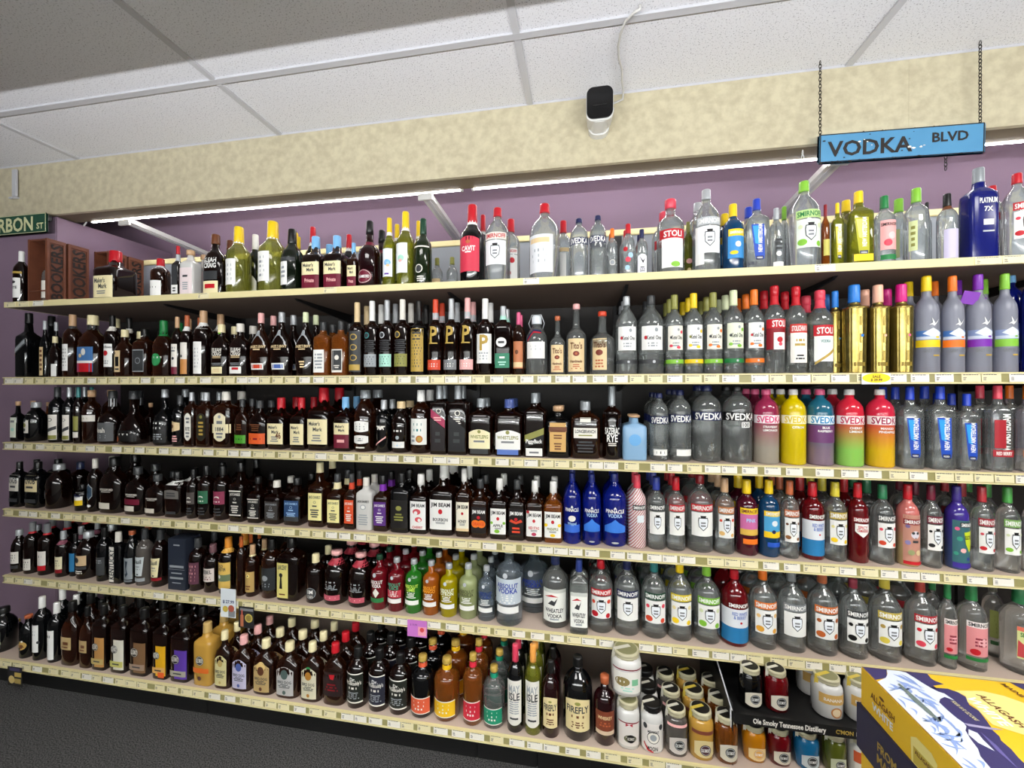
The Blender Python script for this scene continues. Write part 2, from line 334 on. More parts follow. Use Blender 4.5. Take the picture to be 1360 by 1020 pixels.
def ABS(name, txt, lab='W', name2=None):
    return [T('ABSOLUT', .53, .062, txt, m=.86), T(name, .465, .062, name2 or txt, m=.8), I(.30, .42, 4, lab, .6), L(.175, .26, .92, lab), D(.66, .19, 'S', -.15)]
def MAKERS(cream='C', low=None, t46=False):
    d = [L(.10, .50, .92, cream)]
    if low: d = [L(.31, .52, .95, cream), L(.06, .31, .95, low), T("Maker's", .46, .05, 'X', -.15, m=.55), T('Mark', .39, .05, 'X', .1, m=.4), I(.14, .24, 1, 'PK', .5)]
    else: d += [T("Maker's", .43, .06, 'X', -.2, m=.5), T('Mark', .34, .06, 'X', .1, m=.42), I(.14, .26, 3, 'g', .5)]
    if t46: d += [T('46', .27, .12, 'BR', .45, m=.3)]
    return d
def PEN(lab, zl=(.07, .20)): return [T('P', .53, .21, 'D', .05, m=.5), I(.40, .43, 1, 'D', .75), L(*zl, .98, lab), I(zl[0]+.03, zl[1]-.04, 2, 'W', .7)]
def ORN(disc, lab): return [D(.53, .42, disc, -.3), D(.53, .3, 'X', -.3), I(.30, .47, 7, 'X', .9), L(.115, .28, .98, lab), I(.14, .26, 4, 'X', .7)]
def ANGEL(lab=None):
    d = [T("ANGEL'S ENVY", .46, .045, 'TN', m=.8), I(.40, .43, 1, 'TN', .45), Pg([(-.1, .72), (.1, .72), (.2, .64), (.72, .52), (.64, .52), (.1, .63), (-.1, .63), (-.64, .52), (-.72, .52), (-.2, .64)], 'GR')]
    return d+([L(.10, .20, .62, 'W'), L(.12, .18, .5, lab)] if lab else [I(.12, .24, 3, 'TN', .3)])
def ELIJ(lab='C', red=False): return [T('ELIJAH', .50, .07, 'V', m=.52), T('CRAIG', .425, .07, 'V', m=.52), I(.34, .39, 2, 'TN', .5), I(.20, .26, 2, 'g', .6), L(.05, .18, .62, lab)]+([L(.12, .165, .35, 'R')] if red else [I(.08, .15, 2, 'TN', .4)])
def BIRD(lab, fig, t='V'): return [L(.06, .60, .72, lab, 0, .08), D(.46, .30, fig, 0, 1.2), T('BIRD DOG', .315, .05, 'X', m=.58), I(.20, .28, 3, 'X', .5), D(.12, .14, fig, 0, 1.1)]
def OLE(right, low): return [L(.06, .52, .62, right, .30), D(.37, .44, 'K', -.22), D(.37, .39, 'V', -.22), D(.37, .36, 'K', -.22), T('OLE SMOKY', .375, .07, 'V', -.22, m=.36), L(.10, .19, .85, low), I(.125, .165, 1, 'X', .5)]
def JARD(lab='V', emb='K', z=.30): return [L(.08, .46, .85, lab, .1, .06, .06), D(z-.02, .46, emb, .15), D(z-.02, .40, 'S', .15), D(z-.02, .36, emb, .15), T('OLE SMOKY', z-.02, .07, 'W', .15, m=.34)]
def GOOSE(c, wash='#4a78b8'):
    return [L(.26, .335, 1.5, c), L(.335, .43, 1.45, wash), Pg([(-.9, .40), (-.5, .43), (-.1, .455), (.3, .43), (.9, .40), (.5, .37), (-.3, .37)], 'WN'), L(.34, .37, 1.45, '#c9d3e2'), D(.36, .2, c, .3, .5),
            Pg([(-.42, .485), (-.1, .51), (.1, .50), (.5, .55), (.2, .50), (.0, .475), (-.2, .49)], 'W'), Pg([(-.12, .50), (-.2, .56), (.06, .505)], 'W'), T('GREY GOOSE', .225, .034, 'g', m=.85), I(.16, .19, 1, 'D', .4, .2)]

# ------------------------------------------------------------------ the setting
CEIL, DF, DB, D6 = 2.633, 1.55, 2.06, 1.45      # ceiling height; shelf front, shelf back and bottom-shelf front (distance from the camera)
VF, VB, VZ = 1.743, 1.858, 2.348                # canopy front face, back and lower edge
XL, XR = -2.83, 2.05
wallm = principled('purple_wall_paint', lin('#917a8d'), .6, spec=.3, noise=(3, .3, lin('#8d778a')), bump=(180, .12, .002))
carpet = principled('charcoal_carpet', lin('#6e6d6c'), .95, spec=.1, noise=(230, .14, lin('#2a2a2b')), bump=(380, .9, .006))
tilem = principled('ceiling_tile_mineral_fibre', lin('#e4e4e8'), .85, spec=.15, noise=(210, .05, lin('#85848a'), .365), bump=(420, .25, .002))
gridm = principled('ceiling_grid_white_steel', lin('#c2c2c6'), .45)
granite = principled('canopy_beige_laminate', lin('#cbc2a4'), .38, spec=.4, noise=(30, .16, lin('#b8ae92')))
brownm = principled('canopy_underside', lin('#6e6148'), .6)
creamm = principled('cream_shelf_edge', lin('#e3d7a2'), .4)
railm = principled('price_rail', lin('#99925f'), .35)
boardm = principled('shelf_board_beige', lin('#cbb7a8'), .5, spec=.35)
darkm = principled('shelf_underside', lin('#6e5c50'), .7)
backm = principled('shelving_back', lin('#2b2826'), .6, spec=.3)
greym = principled('backboard_grey', lin('#8f959c'), .5)
blackm = principled('black_steel', lin('#131313'), .5)
whitem = principled('white_painted_steel', lin('#d9d9d6'), .4)
floor = structure(box('floor', (-6, -4.5, -.05), (6, 2.6, 0), carpet))
structure(box('wall_back', (-6, 2.40, 0), (6, 2.5, CEIL), wallm))
structure(box('wall_left', (-4.2, 1.76, 0), (-2.845, 2.40, 2.346), wallm, bev=.004))
# ceiling: grid of tiles as parts
ceil = structure(box('ceiling', (-6, -4.5, CEIL+.03), (6, 2.6, CEIL+.06), tilem))
bx0, pitch, e0 = -.131*VF, .70*VF, .80*VF
ys = [e0-.61*k for k in range(8, -1, -1)]+[e0+.36]; xs = [bx0+pitch*k for k in range(-5, 6)]
tmesh = {}
for i in range(len(xs)-1):
    for j in range(len(ys)-1):
        key = round(ys[j+1]-ys[j], 3)
        if key not in tmesh: tmesh[key] = boxmesh('ceiling_tile', (.008, .008, 0), (pitch-.008, ys[j+1]-ys[j]-.008, .016), .002)
        o = link('ceiling_tile', tmesh[key], ceil, tilem); o.location = (xs[i], ys[j], CEIL+.004)
for x in xs: box('grid_bar', (x-.0125, ys[0], CEIL-.003), (x+.0125, ys[-1], CEIL+.012), gridm, ceil)
for y in ys: box('grid_bar', (xs[0], y-.0125, CEIL-.004), (xs[-1], y+.0125, CEIL+.011), gridm, ceil)
# canopy (valance) over the shelving
can = empty('canopy', (0, VF, VZ), 'beige stone-patterned laminate canopy running above the whole shelving', 'canopy')
def local(o, t): o.location = -t.location; return o
ymid = VF+.018
sm = ratio(1207)*VF
local(box('fascia_panel', (-4.2, VF, VZ), (sm-.0003, ymid, CEIL-.004), granite, can), can)
local(box('fascia_panel', (sm+.0003, VF, VZ), (3.2, ymid, CEIL-.004), granite, can), can)
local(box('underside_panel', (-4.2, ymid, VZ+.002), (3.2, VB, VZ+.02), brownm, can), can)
glow = principled('light_strip_white', (1, .98, 1), .4, emit=58)
for k, (x0, x1) in enumerate(((-2.75, ratio(611)*VB), (ratio(629)*VB, 3.1))):
    ls = empty('light_strip', ((x0+x1)/2, VB+.012, VZ+.004), ('longer' if k else 'shorter')+' white light strip along the canopy lower edge, '+('under the blue sign' if k else 'over the whiskey side'), 'light strip')
    local(box('tube', (x0, VB+.004, VZ-.001), (x1, VB+.012, VZ+.005), glow, ls), ls)
    local(box('end_cap', (x0-.012, VB+.003, VZ-.003), (x0, VB+.018, VZ+.008), whitem, ls), ls)
    local(box('end_cap', (x1, VB+.003, VZ-.003), (x1+.012, VB+.018, VZ+.008), whitem, ls), ls)
# slanted braces from the backboard up to the canopy
for k, px in enumerate((168, 566, 1112)):
    x = ratio(px)*(VB+.02); nm = ('over the wooden crates', 'above the red wine bottles', 'behind the blue sign')[k]
    b = empty('canopy_brace', (x, VB, VZ), 'white slanted steel brace between canopy and backboard, '+nm, 'brace', 'canopy braces')
    v, dz = [], .035
    me = bmesh.new()
    def bar(w0, w1, z0, z1):
        q = [(-w0, .015, z0), (w0, .015, z0), (w1, .545, z0-dz), (-w1, .545, z0-dz), (-w0, .015, z1), (w0, .015, z1), (w1, .545, z1-dz), (-w1, .545, z1-dz)]
        return mesh('beam', q, [(3, 2, 1, 0), (4, 5, 6, 7), (0, 1, 5, 4), (1, 2, 6, 5), (2, 3, 7, 6), (3, 0, 4, 7)])
    link('beam', bar(.026, .026, -.012, .012), b, whitem); link('rib', bar(.009, .009, -.017, -.0122), b, gridm)
    box('bracket', (-.035, .004, -.03), (.035, .016, .03), whitem, b)
# unseen case added behind the camera; its board keeps the uplight off near ceiling
op = empty('uplight_blocker_case', (.3, -1.0, 0), 'opposite refrigerated case with lit top, behind the viewer', 'case')
box('uplight_blocker_board', (-3.2, -.45, 1.591), (3.2, .50, 1.625), whitem, op); box('blocker_body', (-3.2, -.6, 0), (3.2, .25, 1.2), whitem, op)
box('blocker_back', (-3.2, -.65, 0), (3.2, -.6, 1.63), whitem, op)
# shelving: backboards, uprights, kick
gon = empty('shelving_back', (-.4, DB, 0), 'dark shelving backboard with cream cap rail and grey upper boards', 'shelving')
for x0, x1 in ((-2.83, -1.95), (-1.948, -1.25), (-1.248, -.53), (-.528, .172), (.174, .88), (.882, 2.05)):
    local(box('back_panel', (x0, DB+.004, .1), (x1, DB+.022, 1.834), backm, gon), gon)
    local(box('upper_panel', (x0, DB+.004, 1.8345), (x1, DB+.022, 2.155), greym, gon), gon)
local(box('cap_rail', (XL, DB-.004, 2.155), (XR, DB+.026, 2.185), creamm, gon, .003), gon)
BRX = (-1.957, -1.26, -.55, .164, .878, 1.6)
for x in BRX: local(box('upright', (x-.02, DB-.012, .1), (x+.02, DB+.003, 2.15), blackm, gon), gon)

SHZ = [1.832, 1.46, 1.139, .81, .48, .149]; SHN = ['top', 'second', 'third', 'fourth', 'fifth', 'bottom']
tagm = [principled('price_tag_white', lin('#efeade'), .4), principled('price_tag_cream', lin('#e9dfb6'), .4)]
TAGTXT = {}
def tagtext(kind, price, wd):
    k = (kind, price, wd)
    if k not in TAGTXT:
        v, f = [], []; rnd = random.Random(str(k))
        def rect(x0, x1, z0, z1): o = len(v); v.extend([(x0, 0, z0), (x1, 0, z0), (x1, 0, z1), (x0, 0, z1)]); f.append((o, o+1, o+2, o+3))
        x = -wd*.42
        while x < wd*.3: l = rnd.uniform(.003, .008); rect(x, x+l, .0085, .0105); x += l+.0016
        for q in range(3): rect(-wd*.42, -wd*.42+rnd.uniform(.006, .010), -.008+.004*q, -.0062+.004*q)
        tv, tf = textverts(price); s = .0105/.72; o = len(v); xx = tv[:, 0]*s; wdd = xx.max()-xx.min(); fx = min(1, wd*.55/wdd)
        v.extend([(a*fx+wd*.12, 0, b*s-.003) for a, b in zip(xx, tv[:, 1]*s)]); f.extend([tuple(o+q for q in g) for g in tf])
        TAGTXT[k] = mesh('lettering', v, f)
    return TAGTXT[k]
tag_ink = principled('price_tag_ink', lin('#4a4a55'), .5)
tag_ink2 = principled('price_tag_faint_ink', lin('#a39a88'), .5)
PRICES = ['$ 15.99', '$ 17.99', '$ 12.99', '$ 21.99', '$ 19.99', '$ 11.99']
TM = {}
SHELF = []
for si, z in enumerate(SHZ):
    yf = D6 if si == 5 else DF; x1 = XR
    sh = empty('display_shelf', (-.4, yf, z), ('top cream-edged beige shelf under the canopy, holding crates, wine and vodka', 'second beige shelf down with gold and frosted bottles at its right',
        'third beige shelf down with bright sleeved vodka bottles', 'fourth beige shelf down with cobalt blue bottles at mid length', 'fifth beige shelf down with coloured vodkas and a pink hanging tag', 'deep bottom shelf above the black kick plate')[si], 'shelf', 'tiered display shelves')
    SHELF.append(sh)
    local(box('board', (XL, yf+.004, z-.022), (x1, DB-.02, z), boardm, sh), sh)
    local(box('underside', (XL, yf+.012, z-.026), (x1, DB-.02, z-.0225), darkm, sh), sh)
    if si < 4:
        for x in BRX:
            q = mesh('shelf_bracket', [(x+.4+a, b, c) for a in (-.006, .006) for b, c in ((.06, -.027), (DB-yf-.02, -.027), (DB-yf-.02, -.07), (.08, -.036))], [(0, 1, 2, 3), (7, 6, 5, 4), (0, 4, 5, 1), (1, 5, 6, 2), (2, 6, 7, 3), (3, 7, 4, 0)])
            link('shelf_bracket', q, sh, blackm)
    rh = .027 if si == 0 else .036
    local(box('front_edge', (XL, yf, z-rh), (x1, yf+.004, z), creamm, sh), sh)
    if si:
        local(box('price_rail', (XL, yf-.003, z-.031), (x1, yf, z-.004), railm, sh), sh)
        for zz in (z-.004, z-rh): local(box('rail_lip', (XL, yf-.007, zz-.001), (x1, yf, zz+.003), creamm, sh), sh)
    else: local(box('board_end', (XL-.002, yf, z-.027), (XL, DB-.02, z), creamm, sh), sh)
    # price tags along the rail
    rnd = random.Random(40+si); x = XL+.012; tags = []
    if si == 0:
        for a, b in ((9, 21), (25, 38), (44, 58), (263, 278), (430, 447), (695, 716), (1082, 1109), (1294, 1330), (1331, 1360)):
            tags.append((ratio(a)*yf, ratio(b)*yf))
    else:
        while x < 1.55:
            wd = rnd.choice((.050, .052, .052, .055)); tags.append((x, x+wd)); x += wd+rnd.choice((.003, .004, .010, .016, .022, .012, .040 if rnd.random() < .4 else .008))
    for a, b in tags:
        wd = round(b-a, 3); hgt = .0245 if si == 0 else .027; far = rnd.random(); mat = tagm[1 if far < (.65 if a < -1 else .35) else 0]
        if (wd, hgt, mat.name) not in TM:
            me = boxmesh('price_tag', (-wd/2, -.0012, -hgt/2), (wd/2, 0, hgt/2)); me.materials.append(mat); TM[(wd, hgt, mat.name)] = me
        t = link('price_tag', TM[(wd, hgt, mat.name)], sh); t.location = ((a+b)/2+.4, -.0034 if si else -.0004, -.0175 if si else -.0135); t.rotation_euler = (-.05, 0, rnd.uniform(-.01, .01))
        tx = link('lettering', tagtext(0, rnd.choice(PRICES), wd), t); tx.location = (0, -.0017, 0)
        if not tx.data.materials: tx.data.materials.append(tag_ink)
for x0, x1 in ((-2.83, -1.6), (-1.597, -.40), (-.397, -.17), (-.167, .02), (.023, .25), (.253, 1.2), (1.203, 2.05)):
    o = box('kick_panel', (x0+.4, .05, -.149), (x1+.4, .065, -.038), blackm, SHELF[5], .002)
box('kick_panel_base', (XL+.4, .066, -.149), (XR+.4, .56, -.04), blackm, SHELF[5])

# ------------------------------------------------------------------ signs, camera, hooks
def chain(parent, x, y, z0, z1, mat, link_len=.017):
    v, f = [], []; n = max(2, int((z0-z1)/(link_len*.72))); st = (z0-z1)/n
    for i in range(n):
        zc = z0-(i+.5)*st; pts = []
        for k in range(8):
            an = 2*math.pi*k/8; a, b = math.cos(an)*.0045, math.sin(an)*st*.68
            pts.append((x+a, y, zc+b) if i % 2 else (x, y+a, zc+b))
        tube('chain', pts, .0014, mat, closed=True, n=5, joined=(v, f))
    return link('chain', mesh('chain', v, f, True), parent, mat)
signblue = principled('sign_blue_enamel', lin('#5897bf'), .38, noise=(9, .35, lin('#4c8ab4')))
rust = principled('rust_and_black_edge', lin('#221c18'), .6)
sy = 1.695; sx0, sx1 = ratio(1086.5)*sy, ratio(1311)*sy; scx = (sx0+sx1)/2; sw = sx1-sx0
sign = empty('street_sign', (scx, sy, 2.296), 'blue enamel street sign lettered for vodka hanging from two chains', 'sign')
panel = box('sign_panel', (-sw/2, 0, -.056), (sw/2, .012, .056), signblue, sign, .006); panel.rotation_euler = (0, math.radians(1.2), 0)
for lo, hi in (((-sw/2+.008, -.001, .049), (sw/2-.008, 0, .0515)), ((-sw/2+.008, -.001, -.0515), (sw/2-.008, 0, -.049)), ((-sw/2+.006, -.001, -.05), (-sw/2+.009, 0, .05)), ((sw/2-.011, -.001, -.05), (sw/2-.008, 0, .05))):
    box('border_line', lo, hi, rust, panel)
flat_text('lettering', 'VODKA', .055, .29, lambda u, v: (u-.098, -.0012, v-.004), rust, panel)
flat_text('lettering', 'BLVD', .034, .14, lambda u, v: (u+.155, -.0012, v+.012), rust, panel)
rnd = random.Random(3); v, f = [], []
for k in range(46):
    e = rnd.random(); u = rnd.uniform(-sw/2+.004, sw/2-.004); q = rnd.choice((-.051, .051, -.05, rnd.uniform(-.045, .045))); s = rnd.uniform(.0008, .003)
    if k < 12: u = rnd.uniform(-sw/2+.004, -sw/2+.11); q = rnd.uniform(-.056, -.050)
    o = len(v); v += [(u+s*2*math.cos(a)*rnd.uniform(.6, 1.3), -.0014, q+s*math.sin(a)) for a in [2*math.pi*i/7 for i in range(7)]]; f.append(tuple(range(o, o+7)))
link('rust_spots', mesh('rust_spots', v, f), panel, rust)
v, f = [], []
for (u, q, s) in ((-.13, .016, .006), (-.115, .022, .004), (-.105, .014, .005), (.03, -.016, .008), (.043, -.02, .007), (.065, -.018, .006), (.075, -.014, .004), (-.09, -.0, .003)):
    o = len(v); v += [(u+s*math.cos(a)*rnd.uniform(.5, 1.2), -.0016, q+s*.6*math.sin(a)*rnd.uniform(.5, 1.2)) for a in [2*math.pi*i/8 for i in range(8)]]; f.append(tuple(range(o, o+8)))
link('chipped_enamel', mesh('chipped_enamel', v, f), panel, paper('V'))
chain(sign, ratio(1090.5)*sy-scx, .006, CEIL-2.296, .052, rust); chain(sign, ratio(1304)*sy-scx, .006, CEIL-2.296, .046, rust)
for px, nm in ((1066, 'left'), (1256, 'right')):
    x = ratio(px)*1.77; hc = empty('hanging_chain', (x, 1.77, 2.34), 'short loose chain under the canopy edge, '+('just off the blue sign' if nm == 'left' else 'below the blue sign'), 'chain')
    chain(hc, 0, 0, 0, -.035 if nm == 'left' else -.12, whitem if nm == 'left' else rust)
signgreen = principled('sign_green_enamel', lin('#23503c'), .4); gold = principled('sign_cream_letters', lin('#d8d8a8'), .4)
gy = 1.70; gx = ratio(61.5)*gy; gs = empty('street_sign', (gx-.27, gy, 2.288), 'green enamel street sign lettered for bourbon at the far left', 'sign')
gp = box('sign_panel', (-.27, 0, -.054), (.27, .012, .054), signgreen, gs, .006)
for lo, hi in (((-.265, -.001, .047), (.265, 0, .0495)), ((-.265, -.001, -.0495), (.265, 0, -.047)), ((.2625, -.001, -.048), (.265, 0, .048))): box('border_line', lo, hi, gold, gp)
flat_text('lettering', 'BOURBON', .074, .43, lambda u, v: (u-.035, -.0012, v-.0), gold, gp)
flat_text('lettering', 'ST', .032, .07, lambda u, v: (u+.228, -.0012, v-.016), gold, gp)
box('mount', (.2, .012, .02), (.24, VF-gy-.001, .05), blackm, gs); box('mount', (-.24, .012, .02), (-.2, VF-gy-.001, .05), blackm, gs)
x = ratio(20)*(VF-.01); hk = empty('hook_clip', (x, VF-.004, 2.52), 'grey bent metal clip on the canopy above the green sign', 'clip')
box('strap', (-.016, -.012, -.06), (.016, -.001, .09), gridm, hk, .003); q = box('hook', (-.016, -.05, -.066), (.016, -.001, -.056), gridm, hk, .003); q.rotation_euler = (.35, 0, 0)
# security camera on the canopy
cy = VF-.001; cxx = ratio(796)*1.66; czz = zat(147, cxx, 1.66)
sc = empty('security_camera', (cxx, cy, czz), 'white security camera with black face mounted on the canopy', 'camera')
wc = principled('camera_white_plastic', lin('#dcdcd8'), .35); bc = principled('camera_black_glass', lin('#0b0b0d'), .22)
def rprism(w0, h0, y0, y1, rad, zc=0, k=1.0):
    v, n = [], 8
    for y, s in ((y0, 1.0), (y1, k)):
        for (sx, sz, a0) in ((1, 1, 0), (-1, 1, 90), (-1, -1, 180), (1, -1, 270)):
            for i in range(n+1):
                a = math.radians(a0+90*i/n); v.append((s*(sx*(w0-rad)+rad*math.cos(a)), y, zc+s*(sz*(h0-rad)+rad*math.sin(a))))
    m = len(v)//2; f = [tuple(range(m)), tuple(range(m, 2*m))[::-1]]+[((i+1) % m, i, m+i, m+(i+1) % m) for i in range(m)]
    return v, f
for nm, a, mt in (('housing', rprism(.052, .060, -.125, -.03, .028, .012, .9), wc), ('face_plate', rprism(.050, .057, -.131, -.1252, .026, .016), bc)):
    q = link(nm, mesh(nm, *a), sc, mt); q.rotation_euler = (.12, 0, 0)
v, f = rprism(.042, .036, -.030, 0, .035, -.030); link('mount_base', mesh('mount_base', v, f), sc, wc)
v, f = rprism(.038, .028, -.112, -.02, .027, -.036, .85); link('swivel', mesh('swivel', v, f), sc, wc)
box('lens_bar', (-.026, -.1335, -.012), (.026, -.1305, -.009), blackm, sc); box('lens_bar', (-.022, -.1335, .03), (.022, -.1305, .032), blackm, sc)
v, f = rprism(.004, .004, -.1135, -.1115, .0039, -.052); link('screw', mesh('screw', v, f), sc, gridm)
cablem = principled('grey_cable', lin('#c9c7c2'), .5)
cb = [(ratio(px)*((F*CA+(px-PX)*SA)/(HY-py)*(CEIL-.012-CZ)), (F*CA+(px-PX)*SA)/(HY-py)*(CEIL-.012-CZ), CEIL-.012) for px, py in ((850, 12), (842, 17), (831, 28), (824, 45), (821, 62), (822, 78), (826, 92), (826, 108), (828, 121))]
cb = [(cb[0][0], cb[0][1], CEIL+.002)]+cb+[(ratio(827)*1.735, 1.733, 2.60), (ratio(812)*1.735, 1.733, 2.585), (cxx+.060, 1.735, czz+.052), (cxx+.045, 1.738, czz-.012)]
tag(tube('camera_cable', cb, .0042, cablem), 'thin grey cable from the ceiling tile to the security camera', 'cable')
tag(tube('lamp_wire', [(ratio(112)*VB, VB+.01, VZ+.004), (ratio(103)*1.93, 1.93, 2.32), (ratio(102)*1.96, 1.96, 2.27), (ratio(105)*1.99, 1.99, 2.22), (ratio(103)*2.02, 2.02, 2.17), ], .0035, whitem), 'white lamp wire drooping behind the wooden crates', 'wire')
KEEPKEY = False

# ------------------------------------------------------------------ stocked bottles
NAMES = dict(w=('whiskey_bottle', 'whiskey bottles'), v=('vodka_bottle', 'vodka bottles'), n=('wine_bottle', 'wine bottles'), l=('liqueur_bottle', 'liqueur bottles'), j=('moonshine_jar', 'moonshine jars'))
OFF = [.03, .02, .02, .02, .02, .012]
ROWS = []
def NK(z0, z1, c): return L(z0, z1, 1.1, c)
HIDDEN = set()
PEND = []
def B(si, xl, xr, yt, sh, g, cap, decos, desc, k=None, back=1, off=None, ck='', base=None):
    k = k or ('v' if g in ('clr', 'frost', 'abs_') or g.startswith('gr:') else 'w')
    zb = SHZ[si] if base is None else base; yf = (D6 if si == 5 else DF)+(OFF[si] if off is None else off)
    n, rho = SH[sh][3], SH[sh][4]; t0, t1 = math.atan(ratio(xl)), math.atan(ratio(xr)); psi = (t0+t1)/2; q = n/(n-1)
    sup = (abs(math.cos(psi))**q+abs(rho*math.sin(psi))**q)**(1/q); y = yf+.03
    for _ in range(6):
        x = math.tan(psi)*y; w = math.hypot(x, y)*math.sin((t1-t0)/2)/sup; y = yf+rho*w
    PEND.append(dict(si=si, x=x, w=w, y=y, yf=yf, rho=rho, yt=yt, sh=sh, g=g, cap=cap, decos=decos, desc=desc, k=k, back=back, ck=ck, zb=zb, xl=xl))
def build_all():
    # neighbours stand almost shoulder to shoulder: widen what its neighbour half hides, narrow what would touch
    for i in range(len(PEND)):
        p = PEND[i]; p['free'] = [9., 9.]
    for p in PEND:
        for q in PEND:
            if p is q or p['si'] != q['si'] or abs(p['yf']-q['yf']) > .025 or abs(p['zb']-q['zb']) > .05 or abs(p['y']-q['y']) > .8*(p['rho']*p['w']+q['rho']*q['w']): continue
            gap = abs(p['x']-q['x'])-p['w']-q['w']-.003; s = 0 if q['x'] < p['x'] else 1; p['free'][s] = min(p['free'][s], gap)
    for p in PEND:
        gr = min(p['free'])/2; p['w'] = min(p['w']*1.28, p['w']+gr) if gr > 0 and p['x'] < .2 else p['w']+min(gr, 0); p['w'] = max(p['w'], .012)
        p['y'] = p['yf']+p['rho']*p['w']
    for p in sorted(PEND, key=lambda p: p['y']-p['w']*p['rho']): place(**p)
    for a in LATER: copies(*a)
LATER = []
OCC = []
def clash(si, x, y, a, b, z):
    return any(o[0] == si and abs(o[5]-z) < .05 and ((x-o[1])/(a+o[3]+.004))**2+((y-o[2])/(b+o[4]+.004))**2 < 1 and (abs(x-o[1]) < a+o[3] and abs(y-o[2]) < b+o[4]) for o in OCC)
def place(si, x, w, y, yf, rho, yt, sh, g, cap, decos, desc, k, back, ck, zb, xl, free):
    n_ = 0
    while clash(si, x, y, w, rho*w, zb) and n_ < 30: y += .008; x = x*y/(y-.008); n_ += 1
    OCC.append((si, x, y, w, rho*w, zb)); h = zat(yt, x, y)-zb
    root = empty(NAMES[k][0], (x, y, zb), '', 'jar' if k == 'j' else 'bottle')
    link('body', bodymesh(sh, w, h), root, glass(g))
    if cap: link('lid' if k == 'j' else 'cap', capmesh(sh, w, h, ck), root, capm(cap))
    decorate(root, sh, w, h, decos)
    ROWS.append([si, x, desc, root, k, 0]); LATER.append((si, x, y, w, rho, desc, root, k, back, zb, xl))
def copies(si, x, y, w, rho, desc, root, k, back, zb, xl):
    kids = list(root.children)
    for b in range(1, back+1):
        yy = y+b*(2*rho*w+.014)
        if yy+rho*w > DB-.02: break
        if clash(si, x, yy, w, rho*w, zb): continue
        OCC.append((si, x, yy, w, rho*w, zb))
        key = '%d_%d_%d' % (si, xl, b)
        if key in HIDDEN: continue
        r = root.copy(); COL.objects.link(r); r.location = (x+random.uniform(-.002, .002), yy, zb)
        for c in kids:
            if c.name.split('.')[0] in ('lettering', 'emblem'): continue
            d = c.copy(); COL.objects.link(d); d.parent = r
        r['_key'] = key; ROWS.append([si, x, desc, r, k, b])

# ---- top shelf
s = 0
B(s,17,36,334,'slim','dkamb','W',[L(.11,.48,.9,'W'),D(.40,.5,'X',-.2,.5),T('RYE',.30,.05,'X'),NK(.56,.6,'D')],'dark whiskey bottle with long white cap',ck='long',back=0)
B(s,126,172,334,'sq','dkamb','R',[L(.04,.46,.95,'C'),T("Maker's",.37,.09,'X',-.15,m=.5),T('Mark',.26,.09,'X',.15,m=.4),I(.1,.18,2,'g',.5)],'large square whiskey bottle dipped in red wax',ck='wax',back=0)
B(s,200,222,344,'std','amb','R',[L(.02,.42,.9,'W'),I(0.215,0.285,1,'X',.5),NK(.72,.86,'S')],'small amber bottle with red cap, white label',back=0)
B(s,227,248,327,'sq','dkamb','R',[L(.05,.22,.9,'W'),L(.23,.62,.8,'X'),NK(.70,.83,'S'),I(.08,.18,2,'X')],'dark square bottle with red and silver neck',back=0)
B(s,238,270,333,'sqw','mlk','CK',[L(.04,.6,.9,'#e9dada'),I(0.380,0.460,1,'X',.5),I(.12,.3,4,'GR',.5)],'frosted pale pink square bottle with cork cap',k='l',ck='cork')
B(s,270,302,312,'flat','dkamb','BR',[T('ELIJAH',.56,.075,'W',m=.6),T('CRAIG',.47,.075,'W',m=.6),L(.02,.22,.75,'C'),L(.10,.17,.5,'R'),L(.24,.38,.7,'X')],'wide flask shaped bourbon with white lettering')
B(s,300,333,302,'wine','wht','Y',[L(.13,.50,.75,'W',-.25),I(.18,.44,4,'GR',.45,-.25),NK(.75,.80,'W')],'green white wine with gold cap, left',k='n',ck='long')
B(s,328,347,312,'wine','dgrn','W',[L(.02,.36,.85,'W',0,.1),I(.08,.26,3,'GR',.4)],'dark wine bottle with all white capsule',k='n',ck='long',off=.06)
B(s,344,375,295,'wine','wht','Y',[L(.15,.55,.75,'W',-.3),I(.2,.5,5,'GR',.45,-.3),NK(.75,.80,'W')],'tall white wine bottle with yellow capsule',k='n',ck='long')
B(s,374,398,305,'wine','dgrn','K',[L(.10,.46,.5,'W',-.3),L(.47,.53,.9,'X'),I(.2,.4,3,'GR',.3,-.3)],'dark green wine bottle with black capsule',k='n',ck='long')
B(s,390,407,315,'wine','wht','Y',[L(.15,.5,.8,'W')],'slim wine bottle with small yellow cap',k='n',off=.12,back=0)
B(s,404,430,302,'wine','blk','R',[NK(.72,.79,'W'),L(.1,.5,.9,'X')],'dark red wine with red capsule, behind pair of blue wax bottles',k='n',ck='long',off=.13,back=0)
MB = [L(.27,.50,.97,'C'),L(.03,.265,.97,'M'),T("Maker's",.44,.06,'X',-.15,m=.55),T('Mark',.36,.06,'X',.1,m=.4),T('Private',.17,.07,'PK',m=.5)]
B(s,403,432,315,'sq','dkamb','L',MB,'square bottle in sky blue wax with maroon label',ck='wax')
B(s,432,460,314,'sq','dkamb','L',MB,'square bottle in sky blue wax with maroon label',ck='wax')
B(s,455,470,312,'wine','blk','R',[NK(.72,.79,'W'),L(.1,.5,.9,'X')],'slim dark wine with red capsule',k='n',ck='long',off=.14,back=0)
B(s,462,476,323,'sq','amb','L',MB,'narrow square bottle in sky blue wax',ck='wax',back=0,off=.05)
B(s,477,503,294,'long','dred','K',[D(.16,.82,'M',-.12,.8),D(.16,.74,'V',-.12,.8),D(.16,.70,'M',-.12,.8),T('CHAMBORD',.16,.04,'W',-.12,m=.6),NK(.62,.68,'M')],'black raspberry liqueur bottle with black foil neck',k='l',ck='long')
